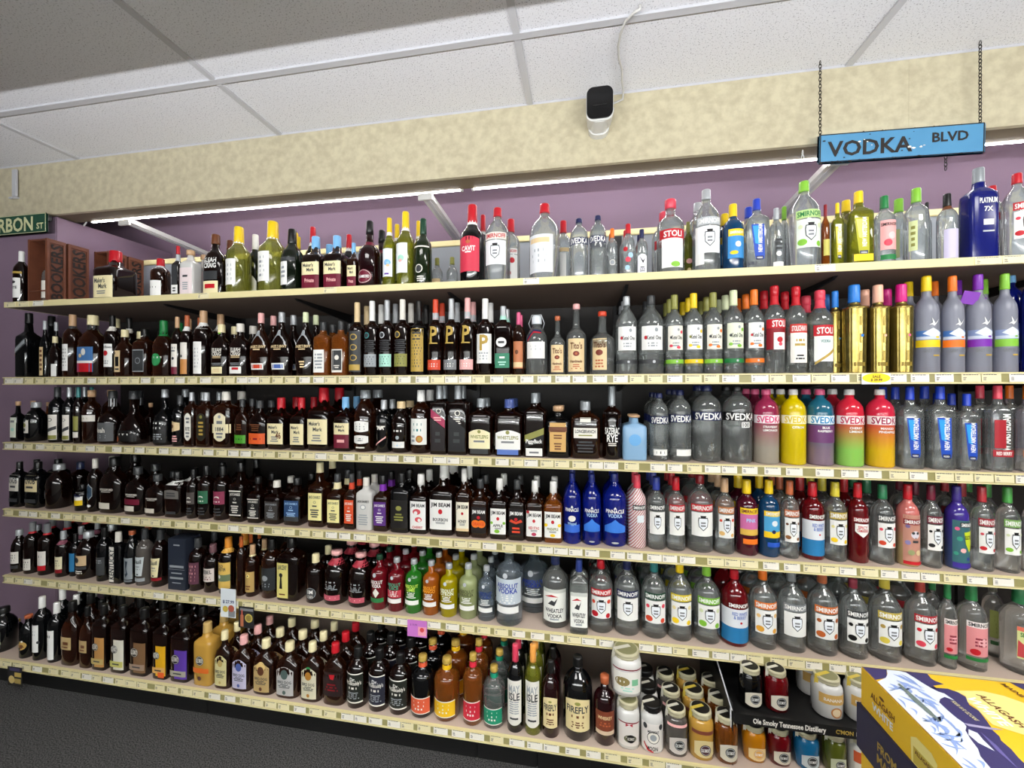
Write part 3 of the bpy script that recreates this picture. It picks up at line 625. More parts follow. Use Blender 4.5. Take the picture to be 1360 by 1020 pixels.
B(s,508,527,290,'wine','ygn','Y',[L(.14,.54,.9,'#eaf0f4'),D(.34,.55,'L',.1,.9),D(.30,.3,'TN',.2,.7),I(.16,.2,1,'P',.5),NK(.74,.79,'W')],'yellow wine with gold capsule and beach label',k='n',ck='long')
B(s,526,552,282,'wine','ygn','Y',[L(.17,.56,.8,'#eef2f4',-.2),D(.36,.4,'MT',-.15,.9),D(.33,.22,'PK',-.2,.8),NK(.74,.79,'W')],'taller yellow wine with gold capsule, picture label',k='n',ck='long')
B(s,549,561,294,'wine','ygn','Y',[NK(.74,.79,'W')],'yellow wine with gold capsule seen behind green one',k='n',ck='long',off=.1,back=0)
B(s,551,573,291,'wine','grn','DG',[D(.24,.5,'V',-.2,1),D(.24,.4,'X',-.2,1),I(.05,.14,3,'V',.6),NK(.55,.57,'V')],'olive green wine bottle with dark green capsule',k='n',ck='long')
B(s,574,586,343,'wine','clr','OL',[L(.15,.4,.9,'TN')],'miniature clear bottle with olive cap, pale label',off=.18,back=0)
B(s,594,606,342,'wine','clr','OL',[L(.15,.35,.9,'GR')],'miniature clear bottle with olive cap, grey label',off=.18,back=0)
B(s,612,642,273,'wine','blk','R',[L(.14,.57,.95,'#d23a50',-.1,.03),T('CAVIT',.42,.06,'W',-.1,m=.6),I(.36,.39,1,'W',.4,-.1),D(.50,.2,'CP',-.1,.7),NK(.74,.79,'W')],'black red wine bottle with coral label',k='n',ck='long')
B(s,634,648,286,'wine','blk','R',[NK(.73,.79,'W'),L(.14,.5,.95,'R')],'red wine bottle half hidden beside coral label',k='n',ck='long',off=.1,back=0)
B(s,645,676,277,'mag','clr','R',SMIR('V','R',lab='#eceef0'),'clear vodka bottle, red cap, silver white label',back=0)
B(s,668,688,292,'std','clr','R',[L(.08,.46,.95,'W'),D(.38,.3,'R',.3),D(.2,.3,'R',-.1),L(.47,.55,.95,'W'),T('SMIRNOFF',.51,.04,'R')],'vodka bottle with red cap and red dot label',off=.06,back=0)
B(s,707,739,272,'mag','clr','R',[L(.09,.56,.9,'#e6e8ec',-.25),I(.2,.4,3,'GR',.5,-.3),L(.46,.52,.7,'TN',-.3)],'clear vodka with red cap turned to white back label')
B(s,739,757,294,'std','clr','R',[L(.06,.48,.6,'W',-.2),L(.5,.56,.8,'TN')],'smaller clear vodka, red cap, gold banded',back=0,off=.06)
B(s,757,781,291,'dome','clr','N',SVED('N','W'),'clear vodka, navy cap and navy lettered band, left',back=0)
B(s,782,806,287,'dome','clr','N',SVED('N','W'),'clear vodka, navy cap and navy lettered band, right',back=1)
B(s,805,821,304,'std','clr','O',[D(.3,.55,'V',0,1),D(.3,.45,'GR',0,1)],'small clear vodka bottle with orange cap',back=1,off=.05)
B(s,823,845,298,'std','clr','R',[D(.5,.35,'R',-.5),D(.3,.4,'LR',-.1),D(.38,.4,'LB',.3),D(.15,.35,'LB',-.2)],'clear vodka with red cap and berry print',back=1)
B(s,842,862,305,'std','clr','N',[L(.03,.44,.85,'#eceaf2',0,.04),Pg([(-.5,.40),(.1,.30),(.5,.36),(.1,.24)],'K'),I(.06,.18,3,'X',.5)],'small clear vodka, navy cap, black bird label')
B(s,872,909,266,'std','clr','LR',[L(.08,.46,.85,'#f2f4f2'),L(.45,.57,1.05,'R'),T('STOLI',.51,.075,'W',m=.7),D(.12,.35,'LG',.2,.6),D(.30,.3,'WN',0,1)],'clear vodka, red lettered band, pink neck label',ck='bare')
B(s,907,921,295,'std','ygn','OL',[D(.3,.6,'PK',0,.9),D(.15,.4,'TN')],'small clear bottle, olive cap, fruit label, set back',k='v',off=.10,back=0)
B(s,919,957,253,'mag','clr','S',[L(.09,.53,.35,'W',-.75)]+SMIR('S','W',lab='#eef0f2'),'tall clear vodka with silver cap, silver label')
B(s,959,988,272,'std','tel','Y',[L(.18,.5,.9,'#3c8fd0',.1),L(.5,.60,.85,'Y',.1),T('SMIRNOFF',.55,.04,'W',.1,m=.7),D(.26,.4,'Y',-.2,.5),D(.38,.3,'WN',.2)],'bright blue vodka bottle with yellow cap')
B(s,988,1022,265,'sqw','clr','B',NEWAM(),'square clear vodka, blue cap, vertical blue label')
B(s,1021,1041,277,'std','clr','S',[D(.42,.4,'X',-.2,.6),D(.25,.4,'W',0),L(.05,.12,.8,'W'),I(.3,.5,3,'X',.6)],'small clear vodka with silver cap',off=.04,back=0)
B(s,1033,1050,275,'std','clr','LG',[],'vodka with green cap tucked behind lime vodka',off=.16,back=0)
B(s,1046,1090,242,'mag','clr','LG',SMIR('#b9d88c','G','LG',lab='#e6efe2',fr2='LI'),'big clear lime vodka, green cap, green label')
B(s,1088,1103,272,'std','ltamb','DR',[L(.2,.45,.9,'#c8c060')],'small bottle with dark red cap beside lime vodka',k='v',off=.06,back=0)
B(s,1101,1122,270,'sqw','ygn','Y',NEWAM('#c9b81e','#e3d86a'),'yellow tinted square bottle, yellow cap, half hidden',k='v',off=.05,back=0)
B(s,1120,1161,255,'sqw','ygn','Y',NEWAM('#b7b428','#dcdc70')+[L(.05,.14,.8,'Y')],'large square lemon vodka with yellow cap',k='v')
B(s,1159,1190,261,'std','clr','G',[L(.20,.62,.9,'#efa9a6'),D(.3,.4,'LR',-.2),T('SMIRNOFF',.56,.045,'K'),D(.4,.4,'#f4c6c4',.2),L(.06,.13,.9,'G')],'clear vodka, dark green cap, pink melon label',back=0)
B(s,1199,1235,251,'std','clr','LG',[L(.16,.55,.35,'#d5dea4',-.85),I(.2,.5,4,'OL',.2,-.85)],'clear vodka, light green cap, label turned away',back=1)
B(s,1224,1238,269,'std','clr','K',[],'clear bottle with black cap behind green capped one',off=.1,back=0)
B(s,1243,1273,258,'std','clr','K',[L(.04,.46,.85,'#c9c2dc',-.1),NK(.76,.84,'BR')],'clear vodka, black cap, plain lavender label',back=1)
B(s,1273,1327,224,'sqw','nvy','GR',[T('PLATINUM',.62,.055,'W',.1,m=.6),T('7X',.53,.05,'W',.1,m=.3),L(.36,.42,.35,'W',.1),I(.28,.31,1,'S',.5,.1)],'very large cobalt blue square vodka, grey cap',back=0)
B(s,1328,1374,231,'mag','clr','R',SMIR('R','W','R',fr2='LR'),'big clear vodka, red cap and red band, at the end')

# ---- second shelf
s = 1
B(s,21,50,416,'sq','blk','K',[Pg([(-.9,.34),(.9,.50),(.9,.60),(-.9,.44)],'X'),Pg([(-.85,.365),(.85,.52),(.85,.58),(-.85,.425)],'GR'),L(.33,.45,.12,'D',-.9)],'square black label bottle with slanted band')
B(s,52,68,426,'flat','blk','S',[L(.03,.53,.6,'TN',-.2),I(.1,.5,5,'BR',.4,-.2)],'tall dark bottle with tan strip label, silver neck')
B(s,63,84,447,'flat','dkamb','C',[Pg([(-.9,.5),(-.5,.62),(-.1,.52),(0,.3),(-.2,.04),(-.8,.04),(-.6,.3)],'K'),L(.02,.32,.4,'W',.55)],'short bottle with black animal figure, white label')
B(s,83,105,418,'std','amb','CK',[L(.10,.52,.6,'W',-.1),I(.16,.46,6,'X',.45,-.1),NK(.77,.84,'X')],'bourbon with tan and black neck, white strip label')
B(s,104,137,419,'flat','amb','C',[L(.08,.48,.75,'#4a78b0'),L(.08,.22,.75,'R',-.05),L(.22,.26,.75,'W'),D(.40,.2,'V',0,1.3),D(.34,.15,'TN',-.3),NK(.76,.85,'X')],'wide bourbon flask with flag coloured label')
B(s,138,158,419,'std','dkamb','K',[L(.16,.53,.9,'W'),D(.38,.42,'R',-.05),T('Four Roses',.48,.04,'X'),I(.2,.27,2,'g',.5),L(.74,.84,1.1,'V')],'bourbon with red flower on white label')
B(s,152,178,438,'flat','amb','C',[L(.10,.55,.42,'TN',-.25),L(.22,.42,.25,'K',-.25),I(.13,.19,1,'X',.3,-.25)],'short flask bourbon with tan slip label')
B(s,177,203,437,'sqw','amb','K',[L(.10,.56,.75,'GR'),L(.12,.54,.7,'X'),D(.33,.35,'GR',0,1),D(.33,.28,'X',0,1),D(.86,.18,'V')],'square whiskey with framed black label')
B(s,203,229,426,'flat','amb','G',[D(.30,.62,'G',-.25,1.0),D(.30,.55,'#3a9a5c',-.25,1.0),I(0.310,0.370,1,'V',.5),NK(.72,.83,'G')],'whiskey flask with big green round label',ck='wax')
B(s,227,246,421,'std','dkamb','CK',[L(.04,.54,.8,'V'),L(.04,.16,.8,'M'),D(.3,.3,'X',0,1),I(.40,.5,2,'g',.5)],'bourbon with tan cap, white and maroon label')
B(s,239,260,419,'std','dkamb','CP',[L(.04,.55,.8,'V'),L(.04,.28,.8,'#c98a4a'),D(.33,.25,'X',-.2,1),NK(.74,.86,'W')],'bourbon with copper cap, white and orange label')
B(s,257,281,413,'std','dkamb','CK',[L(.04,.52,.75,'W',-.15),I(.12,.44,6,'GR',.5,-.15),NK(.72,.88,'W')],'bourbon with white neck sleeve and tall label')
B(s,281,305,431,'flat','dkamb','C',ELIJ('C')+[D(.84,.16,'LG')],'arched bourbon flask with cream base label')
B(s,305,331,430,'flat','dkamb','V',ELIJ('W',True),'arched bourbon flask, white and red base label')
B(s,333,358,416,'tear','amb','PK',ANGEL('RO'),'winged tapering bourbon with red base label')
B(s,360,386,415,'tear','dkamb','S',ANGEL('#4a68b0'),'winged tapering bourbon with blue base label')
B(s,392,419,415,'tear','dkamb','LI',ANGEL(),'winged tapering bourbon without base label')
B(s,417,441,428,'sqw','ltamb','X',[L(.06,.48,.72,'W',-.15),I(.12,.42,5,'GR',.55,-.15)],'small golden square whiskey, plain white label',)
B(s,441,464,427,'sqw','ltamb','X',[L(.06,.48,.72,'V',-.12),L(.1,.46,.62,'X',-.12),D(.33,.3,'V',-.12,1),I(.13,.2,2,'V',.4,-.12)],'small amber square whiskey, black picture label')
B(s,464,484,402,'cyl','dkamb','TN',[L(.05,.60,.95,'X'),D(.52,.5,'D',0,.8),D(.52,.36,'X',0,.8),D(.38,.5,'D',0,.8),D(.38,.36,'X',0,.8),D(.24,.5,'D',0,.8),D(.24,.36,'X',0,.8),L(.07,.15,.85,'D')],'slim bourbon in black and gold lattice label')
B(s,484,504,400,'cyl','dkamb','W',ORN('TL','GR'),'slim ornate bourbon with teal medallion')
B(s,504,524,399,'cyl','dkamb','S',ORN('S','MT'),'slim ornate bourbon with silver medallion, mint label')
B(s,524,545,398,'cyl','dkamb','V',ORN('D','OL'),'slim ornate bourbon with gold medallion')
B(s,546,566,400,'cyl','blk','K',[L(.05,.62,.92,'D'),I(.1,.58,12,'X',.75)],'slim bourbon with all gold patterned label')
B(s,568,589,398,'cyl','dkamb','RO',PEN('RO')+[NK(.73,.82,'S')],'slim bourbon, gold P, red cap and strip')
B(s,589,610,397,'cyl','dkamb','S',PEN('g')+[NK(.73,.82,'S')],'slim bourbon, gold P, grey strip')
B(s,610,632,396,'cyl','dkamb','PK',PEN('PK')+[NK(.73,.82,'S')],'slim bourbon, gold P, pink strip')
B(s,633,656,397,'cyl','dkamb','W',[L(.15,.53,.98,'W'),T('P',.42,.20,'D',.05,m=.5),I(.19,.3,3,'GR',.6)],'slim bourbon, gold P on white label')
B(s,656,681,407,'sqw','dkamb','S',[D(.47,.62,'W',-.1,.9),I(.44,.50,1,'X',.45,-.1),L(.10,.31,.85,'#2f8060'),I(0.225,0.275,1,'W',.5),I(.13,.2,2,'MT',.5),NK(.80,.9,'MT')],'bourbon with scalloped white badge, green label')
B(s,680,698,415,'slim','amb','H',[L(.10,.53,.95,'#c07850'),L(.12,.2,.95,'TN'),D(.36,.3,'BR',-.2,1.3)],'slim whiskey with pink wax neck, copper label',ck='long')
B(s,697,729,420,'jug','clr','WN',[L(.27,.55,.9,'W'),I(.40,.5,2,'GR',.5),Pg([(-.9,.62),(-.2,.76),(.5,.74),(.5,.71),(-.2,.73),(-.9,.57)],'N'),Pg([(-.85,.58),(-.2,.73),(.5,.71),(.5,.69),(-.2,.70),(-.85,.55)],'R')],'clear jug with wire swing top, tricolour ribbon',back=0)
TI = [L(.04,.50,.88,'TN'),T("Tito's",.40,.09,'BR',m=.6),D(.29,.32,'#7a3020',0,.8),D(.29,.12,'CP'),T('Handmade',.185,.04,'BR',m=.6),I(.07,.15,3,'CP',.5)]
B(s,730,751,420,'long','clr','CP',TI,'small kraft label vodka with copper cap',ck='bare',back=0)
B(s,752,779,404,'long','clr','PK',TI,'tall kraft label vodka with pale pink cap',ck='bare',back=0)
B(s,783,817,414,'long','clr','RO',[L(.07,.56,.62,'TN',-.3),T("Tito's",.46,.09,'BR',-.3,m=.5),D(.34,.3,'#7a3020',-.3,.8),I(.1,.24,3,'CP',.4,-.3)],'large kraft label vodka with red cap',ck='bare',back=0)
B(s,817,847,394,'mag','clr','S',KETEL('X'),'clear vodka, white lettered label, grey cap, slim',back=2)
B(s,847,882,393,'mag','clr','X',KETEL('X'),'clear vodka, white lettered label, dark cap, broad')
B(s,883,908,392,'std','clr','OL',KETEL('LG','#eeeadc','X','LR'),'clear vodka with pink grapefruit label',back=2)
B(s,908,934,390,'std','clr','Y',KETEL('Y','W','OL','Y'),'clear vodka, yellow cap, lemon label',back=2)
B(s,934,960,389,'std','clr','OL',KETEL('LG','#eeeadc','X','O'),'clear vodka with peach and orange blossom label',back=2)
B(s,960,988,386,'std','clr','LI',KETEL('G','#e6ebd2','X','LG'),'clear vodka with cucumber green label',back=2)
B(s,988,1015,385,'std','clr','O',KETEL('O','W','R','O'),'clear vodka, orange cap, orange label',back=2)
B(s,1014,1043,380,'std','clr','R',[L(.27,.61,1.2,'DR'),L(.51,.61,1.2,'R'),T('STOLI',.56,.07,'W',.1,m=.7),L(.27,.46,.6,'W',.15),D(.38,.3,'R',.15),D(.33,.2,'LR',.2),NK(.78,.88,'R')],'vodka with strawberry label, red top half',ck='bare')
B(s,1042,1072,381,'std','clr','R',[L(.12,.46,.92,'#f2efe6'),L(.46,.56,.95,'#c8342e'),T('STOLICHNAYA',.51,.06,'W',m=.8),I(.3,.4,2,'D',.6),I(.15,.22,2,'X',.5),NK(.78,.88,'R')],'clear vodka with red band, gold script label',ck='bare')
B(s,1071,1107,386,'std','clr','LR',[L(.14,.44,.9,'#f0f2ee'),L(.44,.57,.95,'R'),T('STOLI',.505,.075,'W',m=.7),T('VODKA',.38,.035,'TL',m=.4),Pg([(-.85,.13),(.85,.30),(.85,.26),(-.85,.10)],'D'),NK(.78,.88,'LR')],'clear vodka, red band, pale diagonal label',ck='bare')
AU = lambda a: [I(.1,.68,3,'#c8ae58',.12,.1),D(.42,.16,a,.25),I(.06,.14,1,'#8a7428',.8)]
B(s,1099,1119,387,'au','gold','AZ',AU('SK'),'gold bottle with blue cap, half hidden',k='v',off=.05,back=2)
B(s,1118,1151,379,'au','gold','AZ',AU('AZ'),'shiny gold bottle with blue cap, nearer',k='v',back=1)
B(s,1151,1181,379,'au','gold','PE',AU('PE'),'shiny gold bottle with peach cap',k='v',back=1)
B(s,1181,1213,378,'au','gold','MG',AU('H'),'shiny gold bottle with magenta cap',k='v',back=1)
B(s,1212,1249,367,'goose','frost','Y',GOOSE('Y'),'frosted bird vodka with yellow cap')
B(s,1248,1282,367,'goose','frost','O',GOOSE('O'),'frosted bird vodka with orange cap')
B(s,1280,1318,365,'goose','frost','PU',GOOSE('PU','#8a9ac0'),'frosted bird vodka with purple cap and purple hang tag')
B(s,1316,1353,364,'goose','frost','LG',GOOSE('LG','#8a9ac0'),'frosted bird vodka with lime green cap')
B(s,1354,1396,358,'dome','blu','L',[D(.7,.6,'#7aa0d8',-.3),L(.1,.5,.8,'#3a58a8')],'blue bottle cut by the picture edge',k='v')

# ---- third shelf
s = 2
B(s,14,31,533,'sq','blk','CK',[L(.10,.60,.9,'#dfe6d6'),D(.3,.5,'MT',0,.8),I(.45,.55,1,'g',.6)],'dark bottle with cork and mint label',ck='cork')
B(s,32,58,534,'jug','blk','S',[L(.22,.70,.55,'V',-.2),D(.55,.25,'X',-.2),D(.42,.25,'OL',-.2),D(.3,.2,'X',-.2)],'dark round bottle with narrow cream leaf label')
B(s,57,68,534,'sq','ltamb','CK',[],'amber bottle with cork peeping behind',ck='cork',off=.07,back=0)
WN = [L(.05,.50,.95,'V'),D(.41,.4,'X',0,.7),D(.41,.3,'V',0,.7),Pg([(-.9,.22),(.9,.30),(.9,.24),(-.9,.16)],'X'),L(.06,.13,.9,'OL')]
B(s,64,84,514,'std','blk','X',WN,'black bottle with cream engraved label, front of three')
B(s,83,98,514,'std','blk','S',WN,'black bottle with cream engraved label and silver cap')
B(s,97,109,514,'std','dkamb','TL',[L(.22,.48,.9,'OL'),L(.1,.2,.9,'V')],'narrow bottle with teal neck wrap')
B(s,109,131,518,'std','amb','CK',[L(.41,.53,1.3,'V'),I(.44,.5,1,'OL',.6)],'red amber bourbon with cork and white band',ck='cork')
B(s,130,162,519,'squat','dkamb','X',[L(.05,.40,1.0,'#5a5c5e'),T('Noah',.26,.09,'V',-.1,m=.5),I(.1,.18,2,'GR',.6),NK(.7,.85,'S')],'squat round whiskey with grey label')
B(s,157,192,519,'bell','dkamb','X',[L(.06,.26,.9,'K'),I(0.160,0.220,1,'W',.5),D(.1,.2,'CP',-.6)],'bell shaped whiskey with low black label')
B(s,192,206,535,'sq','dkamb','CK',[],'small dark bottle with cork, set back',ck='cork',off=.06,back=0)
B(s,204,229,517,'squat','blk','S',[L(.05,.44,.95,'K'),I(0.372,0.428,1,'W',.5),I(.28,.34,1,'W',.6),I(.10,.22,3,'GR',.7)],'round whiskey with black lettered label')
B(s,229,246,525,'std','blk','X',[Pg([(-.8,.5),(.8,.46),(.8,.32),(-.8,.27)],'TN'),D(.39,.3,'BR',-.4),I(.08,.22,3,'PK',.6)],'dark bottle with tan horse badge')
OV = lambda c: [L(.11,.62,.62,c,0,.07,.07)]
B(s,245,262,521,'sqw','amb','S',OV('#f2efe2')+[T('RYE',.33,.07,'X',m=.4),I(.42,.55,2,'g',.4),I(.16,.28,2,'g',.4)],'square rye with white oval label')
B(s,261,284,521,'sqw','amb','S',OV('#2a2820')+[D(.55,.2,'OL'),I(.2,.48,4,'D',.4)],'square bourbon with black oval label')
B(s,284,313,520,'sqw','amb','V',[L(.26,.42,1.1,'C')]+OV('#f0e7c4')+[T('1884',.33,.07,'X',m=.45),D(.55,.15,'GR'),I(.4,.5,1,'g',.4),I(.16,.28,2,'g',.4)],'wide square bourbon with cream oval label')
B(s,312,331,530,'flat','amb','X',[L(.10,.27,.9,'#4c9a2c'),I(.16,.21,1,'DG',.6),I(.36,.5,3,'BR',.5)],'embossed whiskey flask with green strip')
B(s,331,358,532,'flat','dkamb','X',[L(.10,.32,.95,'#e2602a'),I(.17,.24,1,'DR',.7),I(.36,.52,4,'BR',.6)],'embossed whiskey flask with orange strip')
B(s,357,386,528,'sq','dkamb','R',MAKERS(t46=True),'red wax bourbon with number 46 label',ck='wax')
B(s,387,411,528,'sq','dkamb','R',MAKERS(),'red wax bourbon, middle sized',ck='wax')
B(s,411,445,515,'sq','dkamb','R',MAKERS(),'red wax bourbon, tallest',ck='wax')
B(s,445,471,527,'sq','dkamb','L',MAKERS('C','M'),'sky blue wax bourbon beside the red wax ones',ck='wax')
B(s,471,498,518,'jug','amb','GR',[L(.32,.50,.75,'W',0,.02,.02),I(.35,.47,3,'g',.5),L(.13,.27,.75,'W',0,.02,.02),I(.17,.23,2,'g',.4),I(.05,.09,1,'V',.5)],'round shouldered bourbon with two white labels')
B(s,499,521,531,'std','blk','S',[I(.42,.52,2,'V',.7),I(0.440,0.500,1,'V',.5),Pg([(-.8,.12),(.7,.28),(.7,.31),(-.8,.15)],'PK')],'dark bottle with white lettering and slanted stroke')
B(s,520,546,533,'jug','dkamb','TN',[I(0.395,0.465,1,'V',.5),D(.30,.2,'GR',0,1),L(.10,.22,.75,'W'),I(.13,.19,2,'LB',.5)],'bourbon with gold cap and white base label')
B(s,546,572,518,'std','amb','W',[L(.14,.55,.95,'#eef0ea'),I(0.425,0.495,1,'TL',.5),I(0.335,0.405,1,'TL',.5),D(.23,.35,'#b8702a',.2),D(.23,.22,'D',.2),I(.17,.3,2,'GR',.3,-.5)],'bourbon, white label with copper coin')
B(s,572,595,512,'rect','dkamb','GR',[Pg([(-.85,.66),(.85,.50),(.85,.38),(-.85,.54)],'#a83458'),D(.63,.28,'V',.1),D(.63,.2,'X',.1),I(.48,.55,2,'PK',.5),Pg([(-.85,.53),(.85,.37),(.85,.05),(-.85,.05)],'#1c1416'),I(.15,.35,2,'X',.4)],'tall rectangular bottle with magenta diagonal')
B(s,595,622,512,'rect','dkamb','GR',[D(.60,.28,'V',.1),D(.60,.2,'X',.1),I(.44,.53,3,'V',.5),Pg([(-.85,.58),(.85,.38),(.85,.05),(-.85,.05)],'#1a1a1c'),I(.15,.35,2,'X',.4)],'tall rectangular bottle with black diagonal')
PG = lambda c, b: [L(.12,.46,.9,c,0,.06),T('WHISTLEPIG',.33,.06,'OL',m=.75),D(.42,.14,'OL'),I(.22,.28,1,'g',.5),L(.03,.12,.75,b)]
B(s,623,655,529,'sqw','dkamb','GR',PG('#efe6bc','X'),'broad whiskey flask with cream arched label')
B(s,658,695,530,'sqw','dkamb','#4a5c9c',PG('W','#5a78c0'),'broad whiskey with white label, blue cap')
B(s,696,725,522,'sqw','dkamb','GR',[Pg([(-.9,.22),(.9,.34),(.9,.46),(-.9,.34)],'OL'),Pg([(-.9,.14),(.9,.26),(.9,.36),(-.9,.24)],'K'),T('PiggyBack',.25,.06,'W',m=.75),L(.02,.14,.75,'W'),I(.05,.10,1,'g',.5)],'whiskey with slanted black banner over white')
B(s,726,757,539,'sqw','blk','CK',[L(.12,.68,.68,'#d2a864'),L(.50,.60,.75,'BR'),I(.36,.46,2,'BR',.5),I(.15,.3,3,'BR',.4)],'square dark bottle with tall tan label',ck='cork')
B(s,759,796,533,'sqw','amb','GR',[L(.36,.54,.8,'V'),T('LONGBRANCH',.48,.06,'X',m=.7),I(.39,.43,1,'OL',.5),L(.64,.72,.36,'V'),I(.1,.32,4,'X',.6)],'wide whiskey with white upper band label')
B(s,799,826,513,'cyl','dkamb','GR',[T('SAZERAC',.39,.09,'W',m=.85),T('RYE',.29,.10,'W',m=.6),I(.18,.23,2,'V',.5)],'tall dark rye with big white lettering',back=0)
B(s,825,860,551,'apo','lbl','CK',[D(.45,.5,'#6aa8dc',0,1)],'pale blue apothecary bottle with wide cork',k='v',ck='cork')
B(s,863,888,522,'dome','clr','N',SVED('N','W')+[L(.08,.17,.8,'W'),I(.09,.16,1,'X',.6)],'smallest clear vodka with navy band',back=2)
B(s,888,918,518,'dome','clr','N',SVED('N','W')+[L(.08,.17,.8,'W',.3)],'mid sized clear vodka with navy band',back=2)
B(s,919,958,512,'dome','clr','N',SVED('N','W'),'large clear vodka with navy band',back=1)
B(s,959,999,512,'dome','clr','K',SVED('K','W')+[L(.46,.53,.32,'W',.3),T('100',.495,.05,'X',.3,m=.25)],'large clear vodka with black band marked 100',back=1)
B(s,1000,1035,517,'dome','gr:#cfc7b8:#c23a68:.5','H',SVED('#f4e6ea','#d03a70',('STRAWBERRY','LEMONADE')),'pink shaded vodka with pink cap',back=2)
B(s,1036,1071,517,'dome','yel','W',SVED('#f0ecc8','#d8c030',('CITRON',)),'solid yellow vodka bottle',k='v',back=2)
B(s,1070,1108,517,'dome','gr:#a08aa0:#2a7a98:.6','H',[L(.3,.53,1.5,'#6a3a6c')]+SVED('#e9f2f6','#2a8ac0',('BLUE','RASPBERRY')),'teal to purple vodka with pink cap',back=2)
B(s,1108,1148,517,'dome','gr:#8cc85a:#d0283c:.97','W',SVED('#f3ece8','#c02850',('CHERRY','LIMEADE')),'red to green sleeved vodka, white cap',back=2)
B(s,1148,1189,517,'dome','gr:#e0b41c:#cc2a44:.97','W',SVED('#f3ece8','#a02850',('MANGO','PINEAPPLE')),'red to yellow sleeved vodka, white cap',back=0)
B(s,1189,1228,514,'sqw','clr','B',NEWAM(),'square vodka, blue label, left of three blue caps',back=2)
B(s,1227,1270,513,'sqw','clr','B',NEWAM(),'broad square vodka, blue label, middle of three blue caps',back=2)
B(s,1265,1303,523,'sqw','clr','B',NEWAM(),'shorter square vodka, blue label, right of three blue caps',back=2)
NA2 = lambda c: [T('NEW AMSTERDAM',.42,.075,'W',.2,m=.5,rot=1),L(.17,.25,.95,c),T('RED BERRY' if c == '#a8202c' else 'ORANGE',.21,.04,'W',0,m=.7),L(.27,.6,.5,c,-.35)]
B(s,1304,1346,512,'sqw','clr','LR',NA2('#a8202c'),'square clear vodka with red cap and strip',back=1)
B(s,1345,1384,512,'sqw','clr','O',NA2('O'),'square clear vodka with orange cap at edge',back=1)

# ---- fourth shelf
s = 3
KN = lambda c, t, nm: [L(.36,.72,.92,c),T(nm,.60,.13,t,m=.75),I(.42,.5,1,t,.6),L(.12,.2,.8,'X')]
B(s,13,35,613,'sqw','blk','K',[L(.50,.72,.92,'W')]+KN('#d9d4c8','X','KNOB'),'black wax square bourbon, white label')
B(s,34,62,613,'sqw','blk','K',KN('#e6d6a8','X','KNOB'),'black wax square bourbon, cream label')
B(s,60,90,616,'jug','dkamb','S',[D(.33,.48,'GR',-.75),D(.33,.38,'V',-.75),D(.33,.15,'X',-.7)],'round dark bourbon with grey seal at side')
B(s,92,116,613,'std','dkamb','#2c3458',[],'dark bottle with navy neck, set back',off=.07,back=0)
B(s,99,117,643,'std','blk','K',[L(.22,.72,.95,'W'),L(.22,.42,.95,'Y'),T('Mellow',.6,.12,'N',m=.7)],'small black bottle, white and yellow label',back=0)
B(s,116,133,609,'std','dkamb','V',[Pg([(-.6,.30),(0,.22),(.6,.30),(.6,.46),(0,.54),(-.6,.46)],'GR'),Pg([(-.5,.31),(0,.245),(.5,.31),(.5,.45),(0,.515),(-.5,.45)],'#33485c'),D(.12,.4,'W',0,.6)],'dark bottle with blue hexagon label')
WR = lambda c: [T('WOODFORD',.43,.042,'V',m=.6),I(.38,.40,1,'V',.6),L(.08,.19,.6,'#d8d2c4',-.25)]+([L(.22,.34,.8,c)] if c else [])
B(s,133,167,607,'flat','dkamb','K',WR(None),'largest oval bourbon flask with small cream label')
B(s,167,195,620,'flat','dkamb','X',WR('M'),'oval bourbon flask with maroon strip')
B(s,194,221,630,'flat','dkamb','X',WR(None),'smallest oval bourbon flask with cream label')
B(s,220,248,626,'sqw','dkamb','K',[L(.42,.62,.85,'#6e6a66',0,.03),I(.46,.57,2,'X',.6),NK(.72,.80,'W'),L(.08,.14,.6,'X')],'square whiskey, grey arched label, white neck strip')
JD2 = lambda c: [L(.30,.54,.9,c),D(.42,.35,'V',0,.6),D(.40,.33,c,0,.6),I(.33,.37,1,'V',.6),I(.08,.24,3,'X',.7)]
B(s,248,264,623,'std','dkamb','K',JD2('#4a4340'),'whiskey with small grey brown label')
B(s,263,284,618,'std','dkamb','K',JD2('#2f6a4c'),'whiskey with small green label')
B(s,284,305,618,'std','dkamb','K',JD2('#8a3450'),'whiskey with small maroon label')
JDB = JD('#1c1c1c','V')+[L(.11,.13,.84,'V'),L(.52,.54,.84,'V')]
B(s,306,331,614,'sq','dkamb','K',JDB,'large square whiskey with black white lettered label')
B(s,330,353,633,'sq','dkamb','K',JDB,'smaller square whiskey with black white lettered label')
B(s,353,379,638,'sq','dkamb','V',JD('#3a3634','GR'),'square whiskey with grey label, cream cap')
B(s,379,407,634,'sq','dkamb','K',JD('#2c4a74','LB')+[L(.10,.2,.84,'X')],'square whiskey with round blue label')
B(s,411,436,614,'sq','amb','C',JD('#f0e6a0','X'),'large honey whiskey, yellow label')
B(s,436,458,629,'sq','amb','X',JD('#f0e6a0','X')+[NK(.72,.84,'C')],'smaller honey whiskey, yellow label')
B(s,458,475,629,'sq','amb','X',JD('#d8502a','W')+[NK(.72,.84,'RO')],'fire whiskey, orange red label')
B(s,474,498,634,'sqw','mlk','V',[D(.45,.35,'GR',0,.8),D(.45,.25,'W',0,.8),T("JACK DANIEL'S",.56,.045,'X',m=.7),I(.1,.32,5,'GR',.6)],'white wrapped whiskey jug with white cap',k='w')
B(s,497,519,631,'sq','amb','K',JD('#5a3080','W')+[NK(.72,.84,'PU')],'whiskey with purple label')
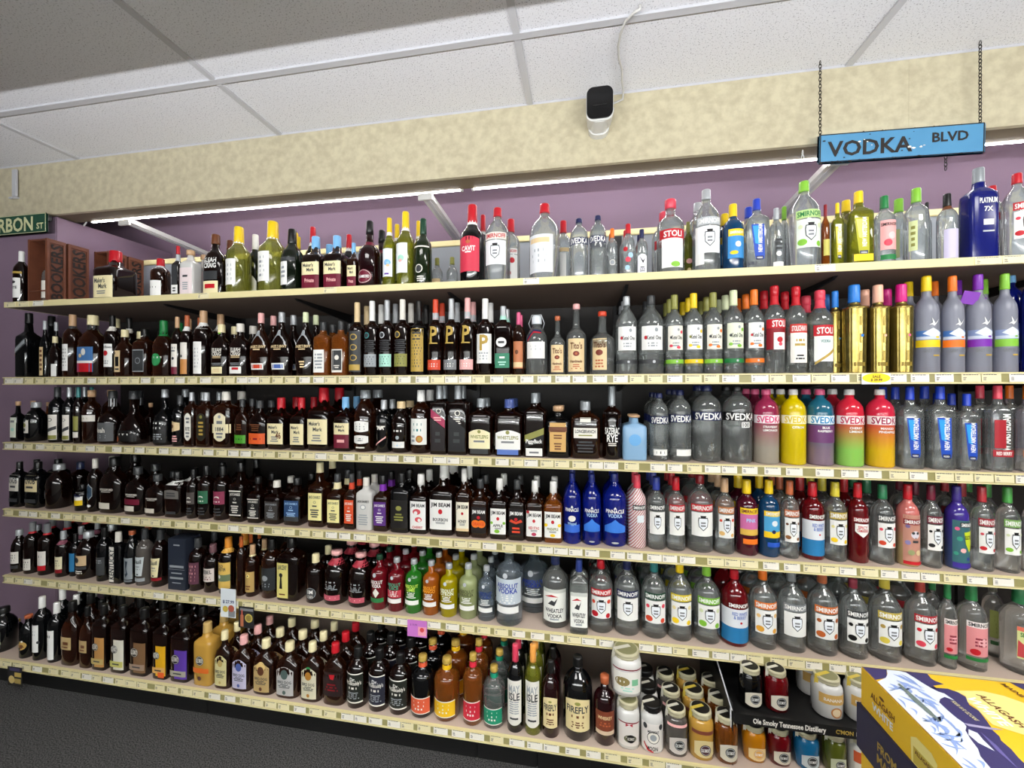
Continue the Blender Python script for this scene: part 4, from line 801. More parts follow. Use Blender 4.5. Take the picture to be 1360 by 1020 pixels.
B(s,520,546,628,'sqw','blk','K',[L(.08,.56,.9,'#1e1c1c'),D(.42,.3,'OL',0,.8),I(.2,.34,3,'OL',.5)],'all black bottle, dull gold print')
B(s,546,571,629,'sq','dkamb','W',[L(.08,.56,.9,'W'),T('JIM BEAM',.49,.055,'X',m=.78),D(.38,.45,'#d45a60',-.1,.7),D(.25,.4,'#d45a60',.1,.7),D(.36,.2,'W',-.2),D(.24,.18,'W',.2),T('CHERRY',.12,.04,'R',m=.6)],'bourbon, white label, red scribble',ck='long')
B(s,573,606,617,'sq','dkamb','W',JB('BOURBON','#3a3a3a'),'largest white label bourbon',ck='long')
B(s,606,627,622,'sq','amb','W',JB('HONEY','X','K','#eee8d4')+[L(.09,.13,.9,'TN')],'bourbon, white honey label',ck='long')
B(s,626,650,636,'sq','amb','X',[L(.09,.54,.9,'#201c1c'),T('JIM BEAM',.46,.058,'W',m=.78),D(.36,.2,'R'),D(.25,.5,'O',-.35,.9),D(.25,.5,'O',.35,.9),T('ORANGE',.25,.06,'RO',m=.7)],'bourbon, black label, orange fruit')
B(s,651,676,635,'sq','dkamb','W',JB('APPLE','X','K','W',(D(.14,.3,'LG',-.1,.7),D(.28,.16,'LG',.7),D(.28,.16,'LG',-.72))),'bourbon, white label, green apples',ck='long')
B(s,675,699,637,'sq','dkamb','X',[L(.09,.54,.9,'#1e1a1a'),T('JIM BEAM',.46,.058,'W',m=.78),D(.36,.2,'R'),Pg([(-.8,.32),(0,.28),(.8,.32),(.6,.36),(0,.32),(-.6,.36)],'RO'),I(.12,.24,2,'RO',.6)],'bourbon, black label, orange flames')
B(s,698,723,638,'sq','amb','W',JB('RED STAG','R','K','W',(D(.13,.28,'#b83a5a',0,.7),D(.5,.18,'R',-.7))),'bourbon, white label, red cherry print',ck='long')
B(s,722,748,639,'sq','ltamb','W',JB('PINEAPPLE','OL','K','W',(D(.13,.28,'Y',0,.6),D(.3,.18,'Y',-.72),D(.3,.18,'Y',.72))),'bourbon, white label, yellow pineapple print',ck='long')
PIN = lambda two, nm: [Pg([(-.5,.51),(-.1,.545),(0,.56),(.1,.545),(.5,.51)],'W') if 0 else Pg([(-.14,.525),(.14,.525),(0,.56)],'W'),T('PINNACLE',.495,.05,'W',m=.8)]+([T('VODKA',.435,.05,'LB',m=.6)] if two else [D(.37,.42,'V',0,.8)])+[Pg([(-.95,.20),(.95,.20),(.95,.28),(.3,.34),(0,.385),(-.3,.34),(-.95,.28)],'#3a7ad8'),D(.06,.3,'S',0,.25)]
B(s,748,772,628,'mag','blu','#1a2a80',[L(.17,.28,1.0,'#3a6cd0'),T('PINNACLE',.495,.05,'W',m=.8),D(.37,.42,'V',0,.8),T('Whipped',.30,.04,'LB',m=.5),Pg([(-.16,.525),(.16,.525),(0,.56)],'W')],'cobalt vodka with white cream swirl',k='v')
B(s,773,799,629,'mag','blu','#1a2a80',PIN(True,''),'slender cobalt vodka with mountain',k='v')
B(s,799,833,628,'mag','blu','#1a2a80',PIN(True,''),'large cobalt vodka with mountain',k='v')
B(s,833,859,630,'std','stripe','LR',[L(.53,.60,.8,'X',.2),T('SMIRNOFF',.565,.04,'W',.2,m=.7),L(.36,.46,.4,'WN',.3)],'red and white candy striped bottle',k='v')
B(s,858,885,633,'std','clr','#2a3a90',SMIR('X','W'),'clear vodka, navy cap, black band',back=2)
B(s,884,911,633,'std','clr','R',SMIR('R','W'),'clear vodka, red cap and band, slim',back=2)
B(s,911,948,630,'mag','clr','DR',SMIR('R','W'),'clear vodka, red cap and band, large',back=2)
B(s,948,976,635,'std','clr','CK',SMIR('#b8703c','W','#e2b870',fr2='RO'),'clear vodka, tan cap, copper band',back=2)
B(s,976,1007,637,'std','mar','Y',[L(.28,.56,.92,'#c86aa0'),L(.28,.36,.92,'#d8b04c'),L(.56,.64,.92,'Y'),T('SMIRNOFF',.60,.045,'M',m=.8),T('PINK',.48,.05,'LB',.1,m=.45),L(.16,.23,.75,'O',.1)],'maroon pink lemonade vodka, yellow cap',k='v')
B(s,1006,1036,637,'std','tel','Y',[L(.26,.54,.92,'#4aa0d0',.1),L(.26,.34,.92,'Y',.1),L(.54,.61,.92,'Y',.1),T('SMIRNOFF',.575,.045,'W',.1,m=.75),D(.34,.2,'N',.1),D(.45,.3,'WN',.2),L(.14,.2,.7,'#2a58c0',.2)],'blue tropical vodka, yellow cap',k='v')
B(s,1035,1062,638,'std','clr','CP',SMIR('CP','W','#8a5a30',fr2='BR'),'clear vodka, copper cap, caramel label',back=2)
RWB = lambda t: [L(.27,.52,1.45,'#dfe3e8'),L(.06,.27,1.45,'#2a7ab0'),T('SMIRNOFF',.57,.05,'W',.1,m=.8),T('RED WHITE',.46,.045,'#6a80c0',.15,m=.6),T('& BERRY',.41,.045,'#6a80c0',.15,m=.5),D(.34,.09,'R',.2)]
B(s,1063,1095,640,'std','red','R',RWB(0),'red white and blue sleeved vodka',k='v')
B(s,1093,1125,640,'std','clr','#d8c83c',SMIR('#b8a044','W','Y',fr2='#e0d890'),'clear vodka, yellow cap, gold band',back=2)
B(s,1124,1154,641,'std','red','R',[L(.52,.58,.95,'DR'),T('SMIRNOFF',.55,.045,'W'),Pg([(-.75,.50),(.75,.50),(.75,.40),(0,.33),(-.75,.40)],'W'),T('SPICY',.455,.04,'R',m=.5),T('TAMARIND',.415,.035,'R',m=.6)],'solid red vodka with white shield',k='v')
B(s,1155,1189,643,'std','clr','#2c7a50',SMIR('X','W','RO',fr2='LR'),'clear vodka, green cap, watermelon label',back=2)
B(s,1189,1222,643,'std','gr:#b8a070:#c8706a:.95','R',[L(.07,.64,.98,'#c08a78'),L(.52,.59,.95,'DR'),T('SMIRNOFF',.555,.045,'W'),D(.40,.42,'#d9d4dc',.1,1.0),D(.42,.15,'X',-.12),D(.42,.15,'X',.32),D(.36,.06,'X',.1),L(.30,.33,.28,'X',.1),D(.5,.2,'#7a6a98',-.6),D(.3,.25,'#8a80b0',-.6),D(.18,.3,'#9aa070',-.3),D(.18,.3,'TN',.4),L(.03,.07,.98,'R')],'skull decorated vodka with red cap',k='v',back=0)
B(s,1221,1252,644,'std','clr','M',SMIR('M','W','K',fr2='K'),'clear vodka, maroon cap, black cherry label',back=2)
B(s,1253,1288,645,'std','gr:#3a4a78:#3c2a88:.97','#3c2c80',[L(.09,.60,.98,'#3a6a70'),D(.5,.2,'H',-.6),D(.38,.25,'#3a9a80',-.4),D(.24,.25,'PK',-.1),D(.14,.2,'#2a3a8a',.4),D(.2,.2,'#3a9a80',-.7),Pg([(-.05,.46),(.9,.48),(.9,.30),(.5,.22),(.1,.32)],'#c4d82c'),T('ELECTRIC',.40,.045,'K',.42,m=.4),L(.52,.58,.7,'X',.3),T('SMIRNOFF',.55,.04,'W',.3,m=.6),L(.03,.09,.98,'#3c2c90')],'purple bottle with tropical print, lime patch',k='v',back=0)
B(s,1287,1321,646,'std','clr','#b03038',SMIR('#9a2030','W','R',fr2='LR'),'clear vodka, red cap, raspberry label',back=2)
B(s,1320,1356,647,'std','clr','#4a9c48',SMIR('#7aa858','W','LG',fr2='LI'),'clear vodka, green cap, apple label',back=2)
B(s,1356,1392,647,'std','clr','#b8a83c',SMIR('#c8b84c','W','Y',fr2='Y'),'clear vodka, yellow cap, picture edge',back=0)

# ---- fifth shelf
s = 4
B(s,14,33,703,'jug','dkamb','S',[L(.22,.50,.95,'V'),I(.27,.45,3,'X',.7),L(.1,.18,.9,'X')],'round whiskey with silver cap, white label')
REB = lambda low: [L(.10,.34,.85,'#e8e4dc'),I(0.230,0.310,1,'X',.5),L(.06,.12,.85,low)]
B(s,31,51,693,'std','dkamb','g',[L(.08,.30,.8,'#dcd8d0'),I(.12,.26,3,'X',.6),NK(.78,.9,'R')],'bottle with red striped grey neck, low white label',back=2)
B(s,50,71,695,'std','dkamb','g',[L(.20,.48,.85,'#e8e4dc'),I(0.335,0.425,1,'g',.5),L(.10,.20,.85,'R'),NK(.78,.9,'R')],'bottle with red striped neck, white red label',back=2)
B(s,73,92,705,'std','dkamb','S',[L(.18,.46,.85,'#e4dcb8'),I(.24,.4,3,'X',.5),L(.10,.18,.85,'DR'),NK(.72,.8,'#8a5060')],'bottle with silver black cap, cream red label',back=2)
B(s,92,106,709,'std','blk','K',[L(.12,.56,.8,'#2f78a8')],'narrow bottle with blue label, set back',off=.04,back=0)
B(s,101,128,705,'jug','dkamb','S',[L(.30,.52,.8,'#d0b48c'),D(.42,.3,'X',-.2),L(.22,.28,.8,'X'),I(.12,.2,2,'V',.6)],'round whiskey with tan landscape label')
B(s,128,146,700,'std','blk','K',[L(.12,.46,.95,'#3c3e40'),D(.25,.5,'X',-.2,.6),I(.34,.42,2,'GR',.6)],'dark bottle with charcoal label')
B(s,146,166,706,'rect','blk','V',[L(.03,.72,.42,'V',-.4),T('KENTUCKY',.38,.13,'X',-.4,m=.6,rot=1)],'black square bottle with vertical white label',back=0)
B(s,150,166,712,'sqw','skb','V',[],'bottle with pale blue shoulders behind vertical label',off=.06,back=0)
B(s,165,183,704,'jug','blk','CP',[L(.10,.50,.95,'#8a9094'),Pg([(-.1,.45),(.3,.44),(.1,.3),(.35,.2),(0,.14),(-.2,.2),(.1,.22),(-.1,.34)],'#22303c'),L(.05,.09,.9,'#6a7074')],'bottle with grey label and dark seahorse figure',ck='cork')
BH = lambda c: [Pg([(-.8,.52),(.8,.52),(.55,.18),(-.55,.18)],c),T('Basil',.44,.07,'X',m=.5),I(.28,.37,2,'g',.4),D(.21,.16,'X',0,.6)]
B(s,180,202,702,'std','gry','X',BH('#c0c8ca')+[L(.08,.14,.9,'GR')],'grey tinted bottle with silver shield label')
B(s,201,221,703,'std','dkamb','X',BH('#e6dcae')+[L(.12,.17,1.0,'DR')],'bourbon with cream shield label and red belt')
B(s,251,271,714,'std','dkamb','X',[L(.14,.56,.9,'#5a3444'),I(.18,.52,5,'PK',.6)],'bottle with dusky plum label')
B(s,271,291,722,'std','dkamb','#6a4a50',[L(.24,.52,.92,'#d8ccc4'),T('REBEL',.45,.08,'X',m=.65),I(.27,.36,2,'M',.7)],'bottle with white and maroon lettered label')
B(s,291,312,713,'std','dkamb','#e09030',[L(.10,.58,.95,'#d8b45c'),T('OLD',.52,.045,'X',-.2,m=.4),T('FORESTER',.46,.055,'X',-.1,m=.6),L(.24,.36,.95,'#6a7a5c'),D(.32,.22,'V',-.35),NK(.74,.84,'#e8b050')],'bottle with ochre landscape label, orange cap')
B(s,313,331,712,'std','amb','#c0602c',[],'plain amber bottle with orange cap',back=2)
B(s,325,349,723,'std','amb','CK',[L(.10,.50,.95,'#b8995c'),D(.42,.42,'D',0,1),D(.42,.3,'#e8d48c',0,1),D(.42,.12,'X'),NK(.78,.88,'#e0d09c'),I(.14,.24,2,'BR',.5)],'kraft label bourbon with gold medal')
B(s,348,372,715,'std','amb','K',[L(.15,.54,.98,'#2a2e30'),D(.36,.35,'GR',-.1,.8),I(.2,.28,2,'GR',.5)],'bottle with slate black label')
B(s,369,404,713,'sqw','dkamb','K',[L(.05,.62,.52,'#dcd07c',-.3),T('LARCENY',.55,.075,'X',-.3,m=.42),D(.42,.16,'K',-.42,1.1),Pg([(-.36,.40),(-.48,.40),(-.55,.2),(-.29,.2)],'K'),I(.09,.13,1,'BR',.35,-.3)],'big square bourbon with keyhole label',back=0)
B(s,407,430,735,'std','dkamb','C',[D(.22,.62,'GR',0,1.0),D(.22,.57,'X',0,1.0),T('1M',.25,.08,'W',m=.4),I(.12,.18,2,'V',.4)],'dark bottle with round black emblem label',back=1)
PR = lambda z: [I(0.425,0.475,1,'GR',.5),I(.30,.41,4,'GR',.6),L(.10,.20,.8,'#c25a6a'),I(.13,.17,1,'PK',.5),NK(.75,.86,'#b03a48')]
B(s,431,462,730,'jug','dkamb','PK',PR(0),'bourbon with pink stopper, left one',back=2,ck='cork')
B(s,464,492,733,'jug','dkamb','PK',PR(0),'bourbon with pink stopper, right one',back=2,ck='cork')
B(s,493,515,736,'lq','rdl','DG',[T('ABSOLUT',.53,.065,'W',m=.8),T('VODKA',.46,.06,'W',m=.6),Pg([(0,.42),(.4,.33),(0,.24),(-.4,.33)],'V'),L(.15,.23,.95,'#2f7a44'),D(.66,.24,'S',-.2)],'red flavoured vodka with green band, diamond',k='v',back=2)
B(s,515,539,740,'lq','rdl','S',[L(.28,.42,.92,'#c03848')]+ABS('JUICE','#3aa080'),'red strawberry flavoured vodka, silver cap',k='v',back=2)
B(s,538,562,742,'lq','grnl','S',ABS('LIME','#c4e85a'),'green flavoured vodka, silver cap',k='v',back=2)
B(s,561,585,744,'lq','org','S',ABS('MANGO','#f0a02c'),'orange flavoured vodka, silver cap',k='v',back=2)
B(s,584,609,748,'lq','yll','S',ABS('CITRON','#eef2d8'),'yellow flavoured vodka, silver cap',k='v',back=2)
B(s,609,636,748,'lq','vgn','S',ABS('VANILIA','#4a4a2a'),'pale green vanilla vodka, silver cap',k='v',back=2)
B(s,634,659,751,'lq','abs_','S',ABS('VODKA','#22387c',),'small clear vodka, blue lettering, silver cap',back=2)
B(s,659,694,724,'lq','abs_','S',[L(.29,.62,1.2,'#c4ced6')]+ABS('VODKA','#2a3fa0'),'tall clear vodka, large blue lettering',back=1,off=.0)
B(s,694,724,728,'lq','abs_','N',ABS('VODKA','#2a3fa0'),'clear vodka, blue lettering, standing further back',back=0,off=.11)
WH = [L(.10,.53,.95,'#e6e8e0'),L(.53,.58,.95,'#c8ccc4'),L(.11,.52,.9,'#f0f1ea'),Pg([(-.5,.36),(-.2,.42),(0,.40),(.25,.46),(.1,.38),(0,.34)],'X'),Pg([(-.8,.46),(-.2,.50),(.3,.47),(-.2,.47)],'R'),T('WHEATLEY',.27,.06,'X',m=.72),T('VODKA',.19,.055,'X',m=.55),I(.12,.16,1,'GR',.5)]
B(s,720,755,738,'mag','clr','#26305c',WH,'large clear vodka with flying bird label',back=1)
B(s,756,782,743,'sqw','clr','#2a3c80',WH,'smaller square clear vodka with flying bird label',back=1,off=.0)
B(s,781,815,743,'mag','clr','R',SMIR('R','W','R',fr2='RO'),'clear vodka, red band, strawberry label',back=2)
B(s,815,850,744,'mag','clr','N',SMIR('N','W'),'clear vodka, navy band, proof label',back=2)
B(s,851,886,747,'mag','clr','TL',SMIR('DG','W','RO',fr2='LR'),'clear vodka, dark green band, melon label',back=2)
B(s,885,920,748,'mag','clr','Y',SMIR('#d8c42c','W','Y',fr2='#e8dca0'),'clear vodka, yellow band, citrus label',back=2)
B(s,920,957,752,'mag','clr','LG',SMIR('#7ab83c','W','LG',fr2='LI'),'clear vodka, lime green band and label',back=2)
B(s,956,994,756,'mag','red','R',RWB(0),'large red white and blue sleeved vodka',k='v',back=1)
B(s,994,1032,757,'mag','clr','O',SMIR('#d8722c','W','#e8a83c',fr2='#e8c07a'),'clear vodka, orange band and label',back=2)
B(s,1031,1071,759,'mag','clr','g',SMIR('#7c8084','W'),'clear vodka, grey band, pale label',back=2)
B(s,1071,1113,761,'mag','clr','#b0603a',SMIR('#c8682c','W','#c0622c',fr2='#a85a2c'),'clear vodka, copper band, caramel label',back=2)
B(s,1113,1153,768,'mag','clr','#8a3040',SMIR('X','W','K',fr2='K'),'clear vodka, black band, black spotted label',back=2)
B(s,1152,1198,768,'mag','clr','#c8b440',SMIR('#c0ac4c','W','#e0cc50',fr2='#b89a50'),'clear vodka, gold band, pineapple label',back=2)
B(s,1198,1245,772,'mag','clr','#a83c34',SMIR('#b02830','W','LR',fr2='R'),'clear vodka, red band, raspberry label',back=2)
PKL = [L(.19,.53,.96,'#dc8e90'),D(.24,.35,'R',-.4,.8),D(.36,.4,'#e8aeb0',.2,.9),L(.53,.60,.96,'#efe4e0'),T('SMIRNOFF',.565,.045,'X'),I(.30,.42,3,'#8a3040',.5),L(.13,.17,1.0,'#2a7a3c')]
B(s,1243,1272,774,'std','clr','#2f7a46',PKL,'clear vodka with pink label, slimmer',back=1)
B(s,1268,1312,776,'std','clr','#2f7a46',PKL,'clear vodka with pink label, broader',back=0)
B(s,1303,1334,766,'std','clr','#6a6a5c',[L(.25,.60,.95,'#9aa058'),I(.3,.55,5,'OL',.6),L(.16,.21,.9,'#3a6a3c')],'vodka with yellow green label, further back',off=.10,back=0)
B(s,1326,1384,780,'std','clr','#2f7a4c',[L(.20,.58,.75,'#d8dc98',-.1),L(.53,.58,.75,'#e0705c',-.1),Pg([(-.84,.22),(.4,.22),(-.8,.42)],'#c84c50'),T('SMIRNOFF',.49,.05,'G',-.1,m=.6)],'watermelon labelled vodka at the picture edge',back=0)

# ---- bottom shelf
s = 5
B(s,-16,17,806,'jug','blk','K',[L(.1,.5,.9,'#3a3c34'),L(.2,.26,.9,'#a8b090')],'dark jug at far left edge',k='l',back=0)
B(s,16,29,822,'jug','blk','D',[L(.20,.66,.9,'#b89a5c'),I(.25,.6,4,'X',.6)],'small jug with gold handle, set back',k='l',off=.07,back=0)
B(s,25,46,816,'jug','blk','CP',[D(.32,.85,'#c8a45c',0,.8),D(.40,.22,'X',-.3),D(.30,.3,'BR',.2),D(.25,.2,'X',-.1),D(.42,.15,'V',.3)],'squat black jug with gold floral label',k='l',ck='cork',back=0)
B(s,43,64,792,'std','blk','W',[L(.14,.58,.78,'W',-.15),I(.4,.5,2,'GR',.4,-.15),D(.3,.2,'X',.6)],'taller dark bottle, white cap, white label',back=2)
B(s,63,83,800,'std','blk','W',[L(.06,.56,.78,'W',-.1),I(.42,.5,1,'X',.4,-.1),D(.32,.25,'X',-.5)],'shorter dark bottle, white cap, white label',back=2)
JM = [L(.26,.46,.72,'#b8a070',-.1),I(0.315,0.405,1,'BR',.5),I(.28,.32,1,'BR',.5,-.1)]
B(s,82,107,798,'flat','amb','K',JM,'amber flask with tan paper strip, larger',back=2)
B(s,106,124,805,'flat','amb','K',JM,'amber flask with tan paper strip, smaller',back=2)
B(s,123,149,802,'sqw','dkamb','K',OLE('#b8874c','#b8a468'),'black badge whiskey, brown label',back=2)
B(s,148,175,804,'sqw','dkamb','K',OLE('#d8d4c4','#c8c46c'),'black badge whiskey, cream label',back=2)
B(s,174,205,807,'sqw','dkamb','K',OLE('#7a5a3c','#a08a78'),'black badge whiskey, dark brown label',back=2)
B(s,204,229,812,'sqw','dkamb','K',OLE('#d8a41c','#d8a860')+[L(.04,.12,.4,'#d85a28',.4)],'black badge whiskey, yellow orange label',back=2)
B(s,228,259,818,'sqw','dkamb','K',OLE('#5a3a9c','#a09c8c'),'black badge whiskey, purple label',back=2)
B(s,259,288,826,'sqw','cream','#c8a868',[D(.42,.45,'K',-.1),D(.42,.40,'V',-.1),D(.42,.37,'K',-.1),T('OLE SMOKY',.425,.07,'V',-.1,m=.36),L(.22,.30,.9,'#d86c28',-.05),D(.13,.2,'#5a3a34',-.1)],'opaque golden cream bottle with black badge',k='l',back=2)
B(s,286,309,837,'flat','amb','C',BIRD('#c9c08c','#b09a5c'),'arched label whiskey, cream label, pale dog',back=2)
B(s,309,337,843,'flat','amb','PK',BIRD('#bcb8d0','#4a5a98'),'arched label whiskey, lilac label',back=2)
B(s,338,366,848,'flat','amb','C',[D(.53,.40,'#d8b878',0,1)]+BIRD('#b49a68','#5a3420'),'arched label whiskey, brown label, dark dog',back=2)
B(s,368,399,852,'flat','amb','C',BIRD('#b6b4b2','#4a5c58'),'arched label whiskey, grey label',back=2)
B(s,400,429,852,'flat','amb','C',BIRD('#cfcab0','#a8742c')+[D(.6,.2,'G',0,.4)],'arched label whiskey, cream label, green tab',back=2)
B(s,429,462,853,'flat','amb','R',[L(.16,.56,.95,'#231a1a'),Pg([(-.2,.52),(.3,.53),(.2,.44),(-.1,.45)],'R'),I(.24,.38,3,'DR',.6)],'red necked whiskey with black label',back=2)
DR_ = lambda c: [L(.10,.62,.98,'V'),L(.125,.60,.98,c),T('Dr.',.52,.06,'W',m=.3),T("McGillicuddy's",.455,.065,'V',m=.82),I(.33,.40,1,'V',.6),I(.17,.30,4,'GR',.65)]
B(s,461,490,858,'slim','dkamb','K',DR_('#20241f'),'black label schnapps, left of three white trimmed',k='l',back=2)
B(s,490,518,860,'slim','dkamb','K',DR_('#242634'),'black label schnapps, middle of three white trimmed',k='l',back=2)
B(s,517,547,866,'slim','dkamb','K',DR_('#20241f'),'black label schnapps, right of three white trimmed',k='l',back=2)
HW = lambda c: [L(.08,.36,1.0,'V'),L(.095,.345,1.0,c),I(0.270,0.310,1,'V',.5),I(.14,.25,2,'V',.55),NK(.81,.89,c)]
B(s,546,577,869,'lq','blk','D',HW('#d85c3c'),'black liqueur bottle with orange red label',k='l',back=2)
B(s,577,610,872,'lq','ltamb','D',HW('#e8b81c'),'amber liqueur bottle with yellow label',k='l',back=2)
B(s,614,643,867,'lq','ltamb','D',HW('#c8283c'),'amber liqueur bottle with red label',k='l',back=2)
B(s,641,672,883,'lq','clr','D',HW('#1c8a68'),'clear liqueur bottle with green label',k='l',back=2)
IS = [L(.09,.62,.95,'#e2dfd6',0,0,.03),T('MAY',.52,.085,'GR',m=.7),T('ISLE',.43,.085,'X',m=.7),I(.22,.38,6,'GR',.6),I(.15,.19,1,'X',.6)]
B(s,673,696,855,'slim','blk','#d0405a',IS,'slim bottle, pink red neck wrap, long white label',k='l',back=2,ck='long')
B(s,696,720,855,'slim','ygn','#e8a04c',IS,'slim yellow bottle, orange neck wrap, white label',k='l',back=2,ck='long')
FF = [L(.14,.56,.92,'#e0cf9c',0,.04),T('FIREFLY',.42,.085,'X',m=.8),D(.50,.2,'OL',0,.6),I(.30,.36,1,'BR',.6),I(.18,.27,3,'BR',.5)]
B(s,719,744,876,'slim','dred','K',FF,'dark red bottle with cream firefly label',k='l',back=2)
B(s,748,787,871,'mag','blk','K',FF,'large black jug with cream firefly label',k='l',back=0)
B(s,788,818,896,'std','dred','CP',[L(.18,.54,.95,'#7a3c28'),T('WHISKEY',.44,.05,'TN',m=.7),I(.3,.38,2,'CP',.6),L(.18,.24,.95,'#d0b89c')],'reddish bottle with copper stopper, brown label',k='l',ck='bare',back=0)
def BASE(x, h): return SHZ[5]+h
B(s,818,850,926,'jar','mlk','OL',[L(.10,.62,.95,'#dcd6d0'),D(.26,.55,'#6a6a50',.1,.6),D(.26,.36,'K',.15),T('OLE SMOKY',.26,.06,'V',.15,m=.3),Pg([(-.3,.60),(0,.57),(.3,.60),(.3,.53),(0,.57),(-.3,.53)],'#b03040'),L(.60,.625,1.0,'#8a2030')],'white cream jar with red bow label, lower',k='j',back=1)
jz = SHZ[5]+.182
B(s,816,848,860,'jar','mlk','OL',[L(.10,.62,.95,'#e4e2da'),D(.38,.5,'#8a7a4c',-.35,.6),L(.30,.45,.22,'#7ab890',.5),L(.66,.69,1.1,'#7a2030'),I(.14,.26,2,'MT',.5)],'white cream jar stacked on another jar',k='j',base=jz,back=0)
B(s,850,881,931,'jar','mlk','K',[L(.06,.66,1.2,'#ded9d4'),D(.36,.56,'K',0,1),D(.36,.50,'V',0,1),D(.36,.3,'GR',0,1),T('MIDNIGHT',.49,.055,'X',m=.5),T('MOON',.12,.09,'X',-.1,m=.5),Pg([(-.9,.2),(-.5,.06),(0,.03),(0,.06),(-.45,.1),(-.85,.24)],'R'),D(.6,.2,'X',.7,1.3),D(.6,.2,'X',-.75,1.3)],'white jar with black lid and comic print',k='j',back=2)
B(s,882,913,937,'jar','gry','K',[L(.68,.74,1.0,'PK')]+JARD('#c4bdb6'),'grey pink jar with black badge',k='j',back=2)
B(s,913,948,939,'jar','cream','K',[L(.58,.66,1.0,'#7a4030')]+JARD('#d2c08c','#4a2c34',.27),'yellow cream jar with brown badge',k='j',back=2)
B(s,947,980,946,'jar','ltamb','K',JARD('#cdc6b4'),'amber jar with grey badge label',k='j',back=2)
# display rack of jars at the right: lower tier on the shelf, upper tier on the rack's shelf
rz = SHZ[5]+.178
rk = empty('jar_rack', (ratio(1060)*D6, D6+.02, SHZ[5]), 'black two tier jar display rack with white lettered header strip', 'rack')
rx0, rx1 = ratio(973)*(D6+.02), 1.30
local(box('header_strip', (rx0, D6+.006, rz-.030), (rx1, D6+.014, rz+.004), blackm, rk), rk)
local(box('tier', (rx0, D6+.014, rz-.008), (rx1, D6+.40, rz-.002), blackm, rk), rk)
for x in (rx0-.003, rx1): local(box('side_panel', (x, D6+.014, SHZ[5]+.001), (x+.003, D6+.40, rz+.03), blackm, rk), rk)
v, f = [], []
for p in ([(rx0-.006, D6+.008, rz+.01), (rx0-.006, D6+.2, rz+.09), (rx0-.006, D6+.4, rz+.10)], [(rx0-.006, D6+.02, SHZ[5]+.004), (rx0-.006, D6+.02, rz+.01)]): tube('side_wire', p, .0025, None, joined=(v, f))
local(link('side_wire', mesh('side_wire', v, f, True), rk, gridm), rk)
stripw = paper('V')
o = flat_text('lettering', 'Ole Smoky Tennessee Distillery', .017, .215, lambda u, q: (u+rx0+.165, D6+.0052, q+rz-.013), stripw, rk); local(o, rk)
o = flat_text('lettering', "C'MON", .013, .05, lambda u, q: (u+rx0+.325, D6+.0052, q+rz-.013), paper('D'), rk); local(o, rk)
o = flat_text('lettering', 'LIVE A LITTLE', .013, .10, lambda u, q: (u+rx0+.408, D6+.0052, q+rz-.013), stripw, rk); local(o, rk)
B(s,980,1012,883,'jar','blk','OL',JARD('#cfc9b8'),'black berry jar on the rack',k='j',base=rz,off=.035,back=0)
B(s,1013,1047,886,'jar','red','OL',JARD('#cfc9b8'),'bright red jar on the rack',k='j',base=rz,off=.035,back=0)
B(s,1076,1120,895,'jar','mlk','OL',[L(.40,.66,1.0,'#c8a058'),T('BANANA',.52,.08,'V',m=.7),D(.2,.4,'#b0743c',.2),D(.2,.3,'#d8c4a0',.2)],'white and caramel jar on the rack, left',k='j',base=rz,off=.035,back=1)
B(s,1119,1160,899,'jar','mlk','OL',[L(.40,.66,1.0,'#c8a058'),T('BANANA',.52,.08,'V',m=.7),D(.2,.4,'#b0743c',.2),D(.2,.3,'#d8c4a0',.2)],'white and caramel jar on the rack, right',k='j',base=rz,off=.035,back=0)
B(s,984,1017,959,'jar','pch','OL',JARD('#e0c48c','#d8a04c'),'orange peach jar under the rack',k='j',off=.035,back=0)
B(s,1017,1050,963,'jar','red','OL',JARD('#c9c2b0'),'dark red jar under the rack',k='j',off=.035,back=0)
B(s,1052,1088,967,'jar','skb','OL',JARD('#b9c2c4'),'sky blue jar under the rack',k='j',off=.035,back=0)
B(s,1091,1124,971,'jar','pkl','OL',JARD('#b9bda0'),'olive green pickle jar under the rack',k='j',off=.035,back=0)
B(s,1124,1158,976,'jar','mlk','OL',[L(.4,.7,1.0,'#c85a34'),L(.1,.4,.9,'#d8d2c8')],'white jar with orange band, partly behind beer case',k='j',off=.035,back=0)
build_all()
# sealing strips over the jar lids
for si, x, desc, root, k, b in ROWS:
    if k != 'j': continue
    body = [c for c in root.children if c.name.startswith('body')][0]; vs = [q.co for q in body.data.vertices]
    h = max(q.z for q in vs)/.90; w_ = max(q.x for q in vs)
    dark = 'cream' in desc and 'yellow' in desc or 'caramel' in desc
    c = '#d8bf4c' if dark else '#dcd8c8'
    lidm = [q for q in root.children if q.name.startswith('lid')]
    black = 'comic' in desc
    if lidm and not black: lidm[0].data.materials[0] = capm('#c2bc9c')
    rr = max(q.co.x for q in lidm[0].data.vertices)*.82; zt = max(q.co.z for q in lidm[0].data.vertices)+.0006
    link('lid_top', mesh('lid_top', [(rr*math.cos(2*math.pi*t/20), rr*math.sin(2*math.pi*t/20), zt) for t in range(20)]+[(rr*math.cos(2*math.pi*t/20), rr*math.sin(2*math.pi*t/20), zt-.0008) for t in range(20)], [tuple(range(20))]+[(t, t+20, (t+1) % 20+20, (t+1) % 20) for t in range(20)]), root, paper('#8c8a62' if 'white' in desc and not black else '#262420'))
    pts = [(-.9*w_, -.30*w_, .62*h), (-.88*w_, -.28*w_, .86*h), (-.80*w_, -.26*w_, 1.012*h), (.25*w_, .25*w_, 1.012*h)]
    a = .13*w_; v = []
    for p in pts: v += [(p[0]+a*.6, p[1]-a, p[2]), (p[0]-a*.6, p[1]+a, p[2])]
    link('seal_strip', mesh('seal_strip', v, [(0, 2, 3, 1), (2, 4, 5, 3), (4, 6, 7, 5)]), root, paper(c))

